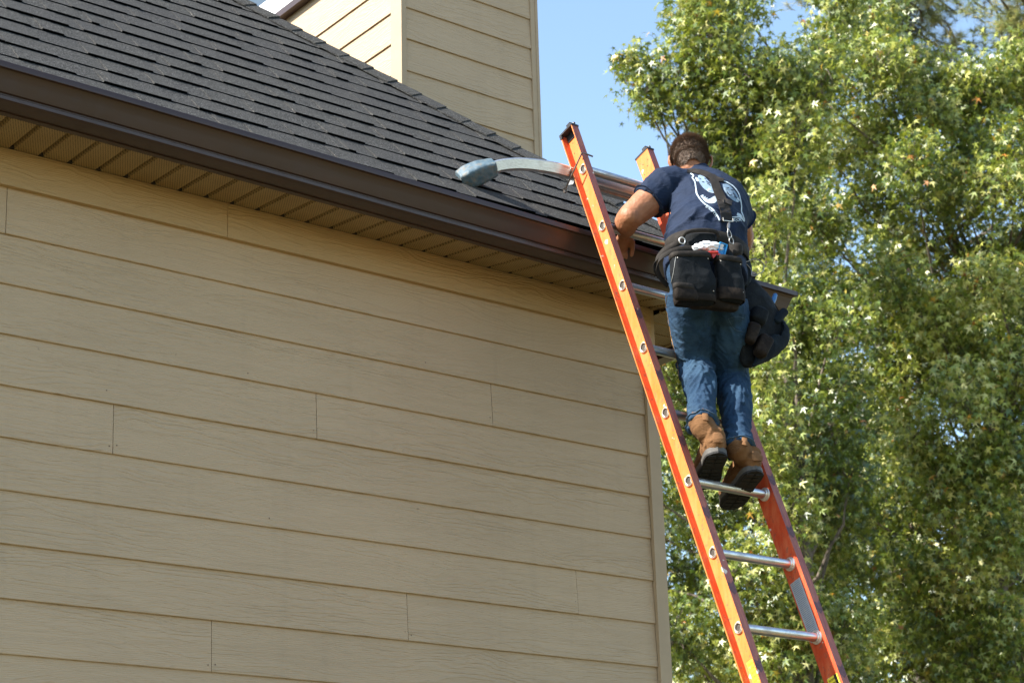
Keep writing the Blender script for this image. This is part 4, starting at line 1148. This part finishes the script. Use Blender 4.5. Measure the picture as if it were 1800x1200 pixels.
for ch, x, y, ang in (('B', 1242.5, 363.5, 38), ('R', 1247, 366.5, 36), ('O', 1251.5, 370, 38), ('T', 1255, 374, 44), ('H', 1258.5, 378.5, 52), ('R', 1287, 386.5, 4), ('S', 1291, 387, 3), ('.', 1294, 388.5, 2), ('O', 1297, 387, 0), ('R', 1301, 387, -2)):
    me = text_mesh(ch, 7.0); a = math.radians(ang); ok = True
    for v in me.vertices:
        X, Y = v.co.x, -v.co.y; h = on_shirt(x+X*math.cos(a)-Y*math.sin(a), y+X*math.sin(a)+Y*math.cos(a), .0018)
        if h is None: ok = False; break
        v.co = h
    if ok: me.materials.clear(); me.materials.append(M_PRINT); me.name = 'shirt_lettering'; link('shirt_lettering', me, shirt)

# jeans
j = MB()
tube(j, [PE+bU*.075, PE+bU*.01, PE-bU*.05], [(.150, .112), (.155, .118), (.142, .104)], 26)
j.ball(J['hipL']+bB*.030+Vector((.012, 0, -.015)), (.074, .080, .090)); j.ball(J['hipR']+bB*.030+Vector((-.006, 0, -.01)), (.074, .080, .090))
LEGS = {}
for s in 'LR':
    h, k, a = J['hip'+s], J['kn'+s], J['an'+s]; t = (a-k).normalized()
    pts = [h+bU*.03, h.lerp(k, .35)+bB*.012, h.lerp(k, .72)+bB*.004, k+bB*.004, k.lerp(a, .35)+bB*.020, k.lerp(a, .75)+bB*.008, a+t*.022]
    rr = [(.090, .094), (.089, .092), (.078, .078), (.070, .070), (.062, .065), (.054, .056), (.054, .057)]
    P = spline(pts, 6); R_ = sp1(rr, 6); j.loft(P, R_, 22, bR); LEGS[s] = P
me = remesh(j, .0050, 4, .5)
def leg_t(c):
    best = (9, 0, 'L', None)
    for s in 'LR':
        P = LEGS[s]
        for i in range(0, len(P), 2):
            d = (c-P[i]).length_squared
            if d < best[0]: best = (d, i/(len(P)-1), s, P[i])
    return best
def jean_fold(c, n):
    d2, t, s, P = leg_t(c); q = c-P
    ang = math.atan2(q.dot(bR), q.dot(bB)); z = c.z+(.0 if s == 'L' else .37)
    # bunching behind the knee and at the hem, long diagonals on the thigh
    knee = math.exp(-((t-.50)/.13)**2); hem = max(0, (t-.78)/.22); th = math.exp(-((t-.22)/.16)**2); calf = math.exp(-((t-.70)/.14)**2)
    sg = 1 if s == 'L' else -1
    p1 = Vector((ang*.75, z*19+ang*1.1*sg, 2.0)); p2 = Vector((ang*.8, z*32+ang*.5, 5.0)); p3 = Vector((ang*.9, z*13+ang*1.9, 9.0))
    f = .0150*knee*ridge(p1)**2+.0125*min(1, hem*1.4)*ridge(p2)**1.6+.0095*th*ridge(p3)**2+.0120*calf*ridge(Vector((ang*.8, z*12-ang*1.6, 7.)))**2+.0012*ridge(Vector((ang*1.2, z*20+ang*.7, 11.)))**2
    return f-.007+0
displace(me, jean_fold)
jeans = finish('jeans', me, M_JEAN, person)
JB = bvh(jeans)
def on_mesh(tree_, x, y, lift):
    d = Vector(fw+rt*(x-900)/FPX-up*(y-600)/FPX).normalized(); h = tree_.ray_cast(Vector(EYE), d, 30)
    return (h[0]+h[1]*lift*(1 if h[1].dot(d) < 0 else -1)) if h[0] else None
M_STITCH = simple('orange_seam_thread', (.36, .20, .075), .8, 0, .3, 300, .1); M_SEAM = simple('pale_seam_denim', (.045, .085, .135), .9, 0, .3, 200, .2)
def seam(pts, wd, m, name, lift=.0015, tr=None, par=None):
    P = spline([(p[0], p[1], 0) for p in pts], 8); mb = MB(); Q = [on_mesh(tr or JB, p.x, p.y, lift) for p in P]; Q = [q for q in Q if q is not None]
    if len(Q) > 2:
        mb.loft(Q, [wd]*len(Q), 5); mb.build(name, m, par or jeans, 60)
seam([(1173, 520), (1170, 545), (1174, 570), (1182, 600), (1191, 640), (1196, 680), (1203, 720)], .0010, M_STITCH, 'side_seam')
seam([(1280, 560), (1287, 573), (1294, 580), (1305, 583)], .0012, M_SEAM, 'pocket_seam'); seam([(1280, 560), (1296, 556), (1308, 560)], .0012, M_SEAM, 'pocket_seam')
for s in 'LR':     # hem bands
    a = LEGS[s][-1]; t = (LEGS[s][-1]-LEGS[s][-4]).normalized(); u1 = t.orthogonal().normalized(); u2 = t.cross(u1); pts = []
    for i in range(37):
        th = 2*math.pi*i/36; d = u1*math.cos(th)+u2*math.sin(th); h = JB.ray_cast(a-t*.010+d*.085, -d, .085); pts.append((h[0] if h[0] else a+d*.058)+d*.0006)
    MB().loft(pts, [(.0020, .0075)]*len(pts), 6, t).build('hem', M_SEAM, jeans, 60)

# boots, heels up, arches on the rung
def boot(s, heel, toe, yaw_extra=0):
    an = J['an'+s]; f = (toe-heel).normalized(); r = f.cross(bU).normalized(); u = r.cross(f)
    root = empty('boot', heel, person); L = .292
    def q(x, y, z): return heel+r*x+f*y+u*z
    m = MB()
    # foot body, lofted heel to toe (x half width, z half height)
    ys = [-.005, .02, .06, .11, .16, .21, .255, .285]; hw = [.030, .038, .038, .037, .043, .047, .042, .022]; hh = [.040, .050, .052, .050, .042, .034, .028, .018]
    m.loft([q(0, y, .026+h) for y, h in zip(ys, hh)], list(zip(hw, hh)), 20, r, sup=2.6)
    m.ball(q(0, .015, .06), (.036, .036, .045), Matrix((r, f, u)).transposed())
    tp = an+Vector((0, 0, .0)); t = (J['kn'+s]-an).normalized()*.06; tp = an+t*.25
    m.loft(spline([q(0, .045, .05), q(0, .043, .085), an-t*.35, tp], 5), sp1([(.040, .055), (.042, .053), (.045, .050), (.049, .052)], 5), 20, r)
    me = remesh(m, .0042, 3)
    displace(me, lambda c, n: .0040*ridge(Vector(((c-heel).dot(u)*26+(c-heel).dot(f)*9, (c-heel).dot(f)*8, 3)))**2*(1 if (c-heel).dot(u) > .05 else .2)-.001+.0008*noise.noise(c*70))
    up_ = finish('boot_upper', me, M_BOOT, root)
    # sole with grey midsole edge; outline of a foot
    out = []
    for k in range(40):
        th = 2*math.pi*k/40; y = .142-.152*math.cos(th)
        hwid = np.interp(y, [-.01, 0.0, .02, .05, .10, .15, .20, .245, .275, .294], [.0, .024, .039, .043, .040, .044, .052, .050, .036, 0.0]); out.append((math.copysign(hwid, math.sin(th)) if abs(math.sin(th)) > 1e-6 else 0, y))
    def slab(z0, z1, g, mat, name):
        V = [q(x*g, .142+(y-.142)*g, z0) for x, y in out]+[q(x*g, .142+(y-.142)*g, z1) for x, y in out]; n = len(out)
        MB().add(V, [(i, (i+1) % n, n+(i+1) % n, n+i) for i in range(n)]+[tuple(range(n-1, -1, -1)), tuple(range(n, 2*n))]).build(name, mat, root, 40)
    slab(.0125, .0330, 1.0, M_MID, 'midsole'); slab(.004, .0122, 1.02, M_SOLE, 'outsole')
    lug = MB()
    for yy in np.arange(.02, .28, .028):
        hwid = float(np.interp(yy, [0.0, .02, .05, .10, .15, .20, .245, .275], [.020, .033, .036, .034, .038, .044, .040, .026]))
        if .085 < yy < .125: continue
        lug.obox(q(-hwid*.52, yy, .002), r, f, u, hwid*.42, .010, .0022); lug.obox(q(hwid*.52, yy, .002), r, f, u, hwid*.42, .010, .0022)
    tag(lug.build('tread_lugs', M_SOLE, root), kind='stuff')
    # collar and pull tab
    td = t.normalized(); c0 = tp-td*.018; pts = []
    for i in range(33):
        th = 2*math.pi*i/32; pts.append(c0+r*.047*math.cos(th)+(td.cross(r))*.050*math.sin(th))
    MB().loft(pts, [(.013, .007)]*33, 10, td).build('collar', M_COLLAR, root, 60)
    pt = c0-f*.058-u*.0; w3 = .011
    MB().loft([pt+td*.020, pt-f*.004+td*.006, pt-f*.003-td*.026, pt+td*-.036], [(w3, .0028)]*4, 8, r, sup=4).build('pull_tab', M_BOOT, root, 60)
    MB().loft([q(.0, -.032, .036), q(0, -.035, .055), q(0, -.026, .078)], [(.020, .004), (.022, .004), (.014, .004)], 8, r, sup=3).build('heel_patch', M_BOOT, root, 60)
    return root
RG = LP(5)
heelL = pix(1262, 800, -1.035); toeL = pix(1236, 862, -.79)
heelR = pix(1329, 832, -1.045); toeR = pix(1283, 893, -.80)
print('boot len', (toeL-heelL).length, (toeR-heelR).length, heelL, toeL, RG)
boot('L', heelL, toeL); boot('R', heelR, toeR)
# ------------------------------------------------------------------ tool belt, suspenders and what is in the pouches
def canvas(name, col, worn, bumpy=.4):
    a = N(name); v = a.coord('Object'); f = a.noise(v, 26, 6, .7); wv_ = a.noise(a.coord('Object', (500, 500, 500)), 1, 2)
    c = a.mix(a.ramp(f, [(.48, 0.), (.80, .85)]), col, worn)
    c = a.mix(a.ramp(a.noise(v, 90, 5, .75), [(.66, 0.), (.72, .6)]), c, (.12, .115, .10))
    return a.set(c, .80, 0, a.bump(wv_, .35, .0015, a.bump(f, bumpy, .010)), .18)
M_CAN = canvas('black_canvas', (.0035, .0048, .0062), (.013, .0155, .0165)); M_LEA = canvas('dark_worn_leather', (.011, .0075, .0055), (.045, .031, .021))
M_WEB = canvas('dark_webbing', (.018, .015, .0125), (.055, .045, .037), .2); M_TEAL = canvas('dark_teal_canvas', (.0022, .0055, .009), (.0075, .0155, .0215))
belt = empty('tool_belt', J['waist']+bB*.12)
tag(belt, 'black canvas tool belt with pouches round the waist of the man on the ladder', 'tool belt')
def ring_on(center, nrm, tree_, lift, steps=48, a0=0, a1=2*math.pi):
    nrm = Vector(nrm).normalized(); a = (bR-nrm*bR.dot(nrm)).normalized(); bq = nrm.cross(a); out = []
    for i in range(steps+1):
        th = a0+(a1-a0)*i/steps; d = a*math.cos(th)+bq*math.sin(th); h = tree_.ray_cast(center+d*.28, -d, .28)
        out.append((h[0] if h[0] else center+d*.15)+d*lift)
    # smooth
    for _ in range(4): out = [out[0]]+[(out[i-1]+out[i]*2+out[i+1])/4 for i in range(1, len(out)-1)]+[out[-1]]
    return out
bc = J['waist'].lerp(J['pel'], .14); bn = (bU+bR*.10+bB*-.06).normalized()
pts = ring_on(bc, bn, SB, .009)
MB().loft(pts, [(.026, .0045)]*len(pts), 8, bn, sup=4).build('belt', M_WEB, belt, 50)
def P_(x, y, dB=.0):                        # point behind the waist, dB further out from the body
    q = pix(x, y, -1.0); n = bB; c = J['pel']+bB*(.135+dB)
    d = (q-Vector(EYE)); t = (c-Vector(EYE)).dot(n)/d.dot(n); return Vector(EYE)+d*t
# padded back panel with bound top edge
pc = [P_(x, y, .006) for x, y in ((1203, 409), (1206, 437), (1262, 437), (1263, 409))]
def slabq(q, th, name, mat, par, rnd=True):
    m = MB(); n = (q[1]-q[0]).cross(q[3]-q[0]).normalized(); n = n if n.dot(bB) > 0 else -n
    nx, nz = 10, 6; V = []; F = []
    for side in (0, 1):
        for j in range(nz+1):
            for i in range(nx+1):
                u, v = i/nx, j/nz; p = q[0].lerp(q[3], u).lerp(q[1].lerp(q[2], u), v)
                e = min(u, 1-u, v, 1-v); b_ = min(1, e*6)**.5 if rnd else 1
                V.append(p+n*(th*b_ if side else 0)-bB*.018*(2*u-1)**2)
    k = (nx+1)*(nz+1)
    for j in range(nz):
        for i in range(nx):
            a = j*(nx+1)+i; F.append((a, a+1, a+nx+2, a+nx+1)); F.append((k+a, k+a+nx+1, k+a+nx+2, k+a+1))
    return m.add(V, F).build(name, mat, par, 60)
bp = slabq(pc, .020, 'back_panel', M_CAN, belt)
e = [P_(1200, 417, .014), P_(1206, 409, .026), P_(1222, 405, .032), P_(1246, 405, .032), P_(1259, 408, .026), P_(1264, 416, .014)]
MB().loft(spline(e, 6), [(.0085, .007)]*31, 8, bU).build('binding', M_WEB, bp, 60)
def pouch(cx, cy, wdt, hgt, dep, dB, name, lab=None, tilt=0., band=.035, tuck=.0):
    c = P_(cx, cy, dB+dep/2); R3 = Matrix.Rotation(tilt, 3, bB); r = R3@bR; u = R3@bU
    m = MB(); zs = [-.5, -.46, -.3, 0, .3, .5]; sx = [.84, .96, 1.03, 1.03, .98, .96]; sy = [.70, .95, 1.08, 1.02, .90, .86]
    PP = [c+u*hgt*z+bB*(dep*.06*math.sin((z+.5)*3)) for z in zs]; RR = [(wdt/2*a, dep/2*b_) for a, b_ in zip(sx, sy)]
    P2 = spline(PP, 5); R2 = sp1(RR, 5); m.loft(P2, R2, 28, r, sup=3.4, cap=True)
    me = remesh(m, .0052, 3)
    displace(me, lambda p, n: .0085*noise.noise((p-c)*13+Vector((cx, 0, 0)))+.0035*ridge((p-c)*22)**2*(.6 if (p-c).dot(u) > -.3*hgt else .2))
    o = finish(name, me, M_CAN, belt); T_ = bvh(o)
    def hoop(zc, hw, mat, nm, lift=.0012, th=.0022):
        cc = c+u*zc; Q = []
        for i in range(49):
            a = 2*math.pi*i/48; d = r*math.cos(a)+bB*math.sin(a); h = T_.ray_cast(cc+d*.2, -d, .2); Q.append((h[0] if h[0] else cc+d*wdt/2)+d*lift)
        MB().loft(Q, [(hw, th)]*49, 8, u, sup=3.5).build(nm, mat, o, 60)
    hoop(hgt*.44, .011, M_WEB, 'binding', .0016, .0034)
    if band:
        hoop(-hgt*.5+band*.62, band*.55, M_LEA, 'leather_base', .0006, .003)
    rv = MB()
    for sx_ in (-.40, .40):
        for zc in (.36, -.30):
            h = T_.ray_cast(c+r*wdt*sx_+u*hgt*zc+bB*.2, -bB, .25)
            if h[0]: rv.ball(h[0], (.0032, .0032, .0022), n=8, m=5)
    if rv.V and name == 'pouch' and band: tag(rv.build('rivets', M_CAPR, o, 60), kind='stuff')
    return o, c, r, u, T_
pL_ = pouch(1216, 491, .156, .200, .085, .012, 'pouch', band=.030, tilt=.07)
pR_ = pouch(1280, 494, .104, .180, .072, .012, 'pouch', band=.044, tilt=-.04)
pS_ = pouch(1206, 516, .092, .056, .036, .078, 'pouch', band=0)
for nm, m_ in (('pouch', M_LEA),): pS_[0].data.materials.clear(); pS_[0].data.materials.append(M_LEA)
pM_ = pouch(1253, 520, .20, .115, .060, -.004, 'pouch', band=0); pM_[0].data.materials.clear(); pM_[0].data.materials.append(M_LEA)
seam([(1258, 462), (1260, 495), (1260, 530)], .0011, M_WEB, 'stitching', .0015, pR_[4], pR_[0])
seam([(1188, 452), (1184, 480), (1180, 497)], .0012, simple('worn_pale_edge', (.25, .25, .24), .8, 0, .4, 90, .2), 'stitching', .0012, pL_[4], pL_[0])
# inner divider flaps standing above the pouches
slabq([P_(1196, 437, .02), P_(1194, 452, .03), P_(1256, 458, .03), P_(1258, 444, .02)], .012, 'divider', M_CAN, belt)
slabq([P_(1262, 438, .012), P_(1264, 462, .020), P_(1296, 460, .02), P_(1290, 446, .012)], .016, 'divider', M_CAN, belt)
slabq([P_(1284, 425, .006), P_(1287, 452, .010), P_(1308, 446, .004), P_(1309, 428, .000)], .010, 'side_panel', M_WEB, belt)
# loose belt strap standing out on the left
st1 = [P_(1248, 441, .040), P_(1222, 437, .046), P_(1197, 437, .040), P_(1176, 444, .03), P_(1160, 455, .01), P_(1156, 474, -.01), P_(1164, 492, -.02), P_(1174, 502, -.03)]
st2 = [P_(1206, 423, .022), P_(1186, 430, .018), P_(1166, 441, .0), P_(1154, 456, -.02), P_(1152, 472, -.03), P_(1160, 488, -.04)]
for q, wd in ((st1, .011), (st2, .012)):
    Q = spline(q, 7); MB().loft(Q, [(wd, .0022)]*len(Q), 8, (bU+bR*.35).normalized(), sup=4).build('loose_strap', M_WEB, belt, 50)
rgc = P_(1199, 423, .034); mm = MB(); Q = [rgc+bR*.012*math.cos(t)+bU*.013*math.sin(t) for t in [2*math.pi*i/20 for i in range(21)]]
mm.loft(Q, [.0024]*21, 8).build('metal_ring', M_CAPR, belt, 60)
# suspenders
def ribbon(pts, wd, name, par, lift=.004, mat=None):
    Pn = spline([(p[0], p[1], 0) for p in pts], 7); A = []; Wd = []
    for i, p in enumerate(Pn):
        t = Pn[min(i+1, len(Pn)-1)]-Pn[max(i-1, 0)]; n = Vector((-t.y, t.x, 0)).normalized(); w0 = wd[0]+(wd[1]-wd[0])*i/(len(Pn)-1)
        a = on_shirt(p.x+n.x*w0/2, p.y+n.y*w0/2, lift); c = on_shirt(p.x-n.x*w0/2, p.y-n.y*w0/2, lift); m_ = on_shirt(p.x, p.y, lift+.001)
        if a is None or c is None or m_ is None: continue
        A.append((a, m_, c, on_shirt(p.x+n.x*w0/2, p.y+n.y*w0/2, lift-.003), on_shirt(p.x-n.x*w0/2, p.y-n.y*w0/2, lift-.003)))
    V = [v for q in A for v in q]; k = len(A); F = []
    for i in range(k-1):
        b0 = i*5; b1 = b0+5
        F += [(b0, b0+1, b1+1, b1), (b0+1, b0+2, b1+2, b1+1), (b0+3, b0, b1, b1+3), (b0+2, b0+4, b1+4, b1+2)]
    return MB().add(V, F).build(name, mat or M_WEB, par, 60)
sus = ribbon([(1252, 311), (1258, 327), (1265, 345), (1270, 358), (1275, 374), (1278, 389)], (13, 19), 'suspender_strap', belt, .0048)
ribbon([(1262, 350), (1272, 354), (1285, 359)], (7, 7), 'strap_keeper', sus, .0078)
ribbon([(1207, 302), (1222, 302), (1238, 306), (1254, 314)], (5, 11), 'suspender_strap', belt, .0045)
ribbon([(1252, 311), (1262, 316), (1272, 318)], (9, 5), 'suspender_strap', belt, .0045)
k0 = on_shirt(1270, 387, .007); k1 = on_shirt(1287, 391, .007)
if k0 and k1: MB().loft([k0+bU*.012, k0, k1, k1+bU*.012], [.0018]*4, 8).build('strap_buckle', M_CAPR, sus, 60)
c0 = on_shirt(1279, 392, .008); 
cl = MB(); c1 = P_(1280, 402, .03); c2 = P_(1283, 412, .03)
cl.loft([c0, c0.lerp(c1, .3), c0.lerp(c1, .8), c1], [(.003, .003), (.006, .0035), (.006, .0035), (.003, .003)], 10, bR)
Q = spline([c1, c1+bR*.008-bU*.012, c1+bR*.012-bU*.030, c1+bR*.002-bU*.040, c1-bR*.004-bU*.022, c1], 5); cl.loft(Q, [.0020]*len(Q), 7)
Q = spline([c2-bU*.01, c2+bR*.012-bU*.020, c2+bR*.010-bU*.040, c2-bR*.004-bU*.030, c2-bU*.01], 5); cl.loft(Q, [.0022]*len(Q), 7)
cl.build('snap_hook', simple('dull_steel_hook', (.28, .27, .25), .35, .8, .2, 50, .1), sus, 60)
# right hip: bag, tool holders, hammer ring
def Q_(x, y, dY=0): return pix(x, y, -.90+dY)
def pillow(out, dY, th, name, mat, par, dn=None, dome=.5, wr=.004, flat=.25):
    P3 = spline([Vector(Q_(x, y, dY)) for x, y in out+[out[0]]], 4)[:-1]; c = sum(P3, Vector())/len(P3)
    n = Vector(fw)*-1; n = (n+bB*.6).normalized(); m = MB(); k = len(P3); V = []; rings = [(1, 0), (.97, .35), (.86, .72), (.6, .95), (.3, 1.0)]
    for s, h in rings: V += [c+(p-c)*s+n*th*h for p in P3]
    V.append(c+n*th); base = len(V)
    for s, h in rings[1:]: V += [c+(p-c)*s-n*th*flat*h for p in P3]
    V.append(c-n*th*flat); F = []
    for r_ in range(4): F += [(r_*k+i, r_*k+(i+1) % k, (r_+1)*k+(i+1) % k, (r_+1)*k+i) for i in range(k)]
    F += [(4*k+i, 4*k+(i+1) % k, base-1) for i in range(k)]
    F += [(i, base+i, base+(i+1) % k, (i+1) % k) for i in range(k)]
    for r_ in range(3): F += [(base+r_*k+i, base+(r_+1)*k+i, base+(r_+1)*k+(i+1) % k, base+r_*k+(i+1) % k) for i in range(k)]
    F += [(base+3*k+i, len(V)-1, base+3*k+(i+1) % k) for i in range(k)]
    m.add(V, F); me = remesh(m, .005, 2); displace(me, lambda p, nn_: wr*noise.noise(p*19)+wr*.8*ridge(p*13)**2-wr*.4)
    return finish(name, me, mat, par)
bag = pillow([(1303, 498), (1318, 486), (1330, 494), (1346, 514), (1360, 532), (1371, 552), (1383, 572), (1387, 590), (1382, 608), (1368, 624), (1345, 637), (1316, 647), (1303, 640), (1296, 610), (1296, 560), (1298, 520)], .0, .050, 'hip_bag', M_CAN, belt, flat=.9)
pillow([(1301, 446), (1312, 448), (1320, 464), (1322, 484), (1317, 500), (1308, 506), (1300, 490), (1297, 465)], -.03, .022, 'holder_plate', M_TEAL, belt, flat=.6)
pillow([(1352, 590), (1362, 586), (1372, 592), (1378, 574), (1374, 562), (1386, 578), (1387, 598), (1374, 618), (1345, 636), (1322, 645), (1330, 625)], -.045, .020, 'bag_side', M_TEAL, bag, flat=.5)
def capsule(a, b_, r0_, r1_, name, mat, par, sup=2.4, dY=0, vox=.004, aq=None):
    A, B = Q_(*a, dY), Q_(*b_, dY); m = MB(); d = (B-A)
    m.loft([A-d.normalized()*r0_*.4, A, A.lerp(B, .5), B, B+d.normalized()*r1_*.4], [r0_*.6, r0_, (r0_+r1_)/2*1.03, r1_, r1_*.6], 18, bR, sup=sup)
    me = remesh(m, vox, 2); displace(me, lambda p, n: .0018*noise.noise(p*40)); return finish(name, me, mat, par)
capsule((1336, 548), (1330, 566), .034, .033, 'tool_holder', M_CAN, bag, 3.2, -.06)
capsule((1346, 596), (1336, 622), .030, .026, 'leather_corner', M_LEA, bag, 3.4, -.07)
capsule((1325, 573), (1318, 600), .026, .020, 'leather_corner', M_LEA, bag, 3.4, -.065)
Q = spline([Q_(*p, -.05) for p in ((1309, 461), (1318, 458), (1327, 455), (1335, 458), (1341, 463), (1343, 470), (1340, 478), (1334, 481), (1326, 485), (1321, 484), (1320, 474), (1312, 464))], 4)
MB().loft(Q, [.0020]*len(Q), 8).build('hammer_ring', simple('steel_wire', (.22, .20, .18), .3, .8, .2, 40, .1), belt, 60)
MB().loft(spline([Q_(1318, 486, -.01), Q_(1340, 506, -.01), Q_(1360, 532, -.01), Q_(1372, 552, -.01)], 5), [.0022]*16, 6).build('piping', M_WEB, bag, 60)
# loose things in the pouches
m = MB(); c = P_(1238, 436, .045)
m.loft([P_(1216, 437, .045), P_(1226, 435, .05), P_(1240, 433, .055), P_(1252, 434, .055), P_(1266, 436, .05), P_(1270, 442, .045)], [(.003, .008), (.016, .016), (.020, .020), (.021, .021), (.016, .018), (.006, .010)], 18, bU)
me = remesh(m, .0035, 1); displace(me, lambda p, n: .006*ridge(Vector((p.x*34, p.y*30, p.z*90)))**1.5+.003*noise.noise(p*80)-.003)
rag = finish('cleaning_rag', me, simple('white_cotton_rag', (.70, .70, .72), .9, 0, .06, 40, .2), None)
tag(rag, 'crumpled white rag tucked in the top of the left back pouch', 'rag')
m = MB(); a1 = (P_(1276, 434, .07)-P_(1266, 430, .07)).normalized(); a2 = (P_(1262, 446, .07)-P_(1266, 430, .07)).normalized(); cc = P_(1268, 441, .062)
nrm = a1.cross(a2).normalized()
for s0, s1, t0, t1 in ((-1, 1, .86, 1), (-1, 1, -1, -.86), (-1, -.78, -.86, .86), (.78, 1, -.86, .86)):
    m.obox(cc+a1*.016*(s0+s1)/2+a2*.030*(t0+t1)/2, a1, a2, nrm, .016*(s1-s0)/2, .030*(t1-t0)/2, .010)
m.obox(cc-nrm*.004*(1 if nrm.dot(bB) > 0 else -1), a1, a2, nrm, .0125, .0258, .003)
case = m.build('plastic_case', simple('bright_blue_plastic', (.02, .22, .50), .35, 0, .08, 40, .05), None, 30); tag(case, 'bright blue open plastic case poking out between the two back pouches', 'case')
m = MB(); p0, p1 = P_(1211, 444, .075), P_(1262, 443.5, .075); m.loft([p0, p0.lerp(p1, .1), p1], [(.0035, .004), (.0045, .005), (.005, .005)], 10, bU)
q0, q1, q2 = P_(1250, 444, .074), P_(1263, 444, .074), P_(1254, 454, .074)
m.prism([q0, q1, q2], q0, q0+bB*-.008)
m.ball(P_(1264, 448, .072), (.008, .006, .006)); 
sqr = m.build('marking_square', simple('red_painted_metal', (.50, .035, .025), .4, 0, .15, 60, .1), None, 40); tag(sqr, 'thin red marking tool lying across the left back pouch', 'hand tool')
gl = empty('work_glove', Q_(1368, 560, -.03)); tag(gl, 'dark rolled work glove pushed in the bag on the man\'s right hip', 'glove')
capsule((1379, 547), (1362, 566), .017, .019, 'glove_finger', M_TEAL, gl, 2.4, -.03)
capsule((1366, 551), (1352, 574), .014, .020, 'glove_cuff', M_TEAL, gl, 2.4, -.02)
bl = capsule((1363, 518), (1357, 534), .010, .011, 'marker_pen', simple('blue_pen_plastic', (.03, .13, .32), .4, 0, .1, 40, .05), None, 2.2, .01); tag(bl, 'blunt blue pen end sticking up beside the glove at the man\'s right hip', 'pen')
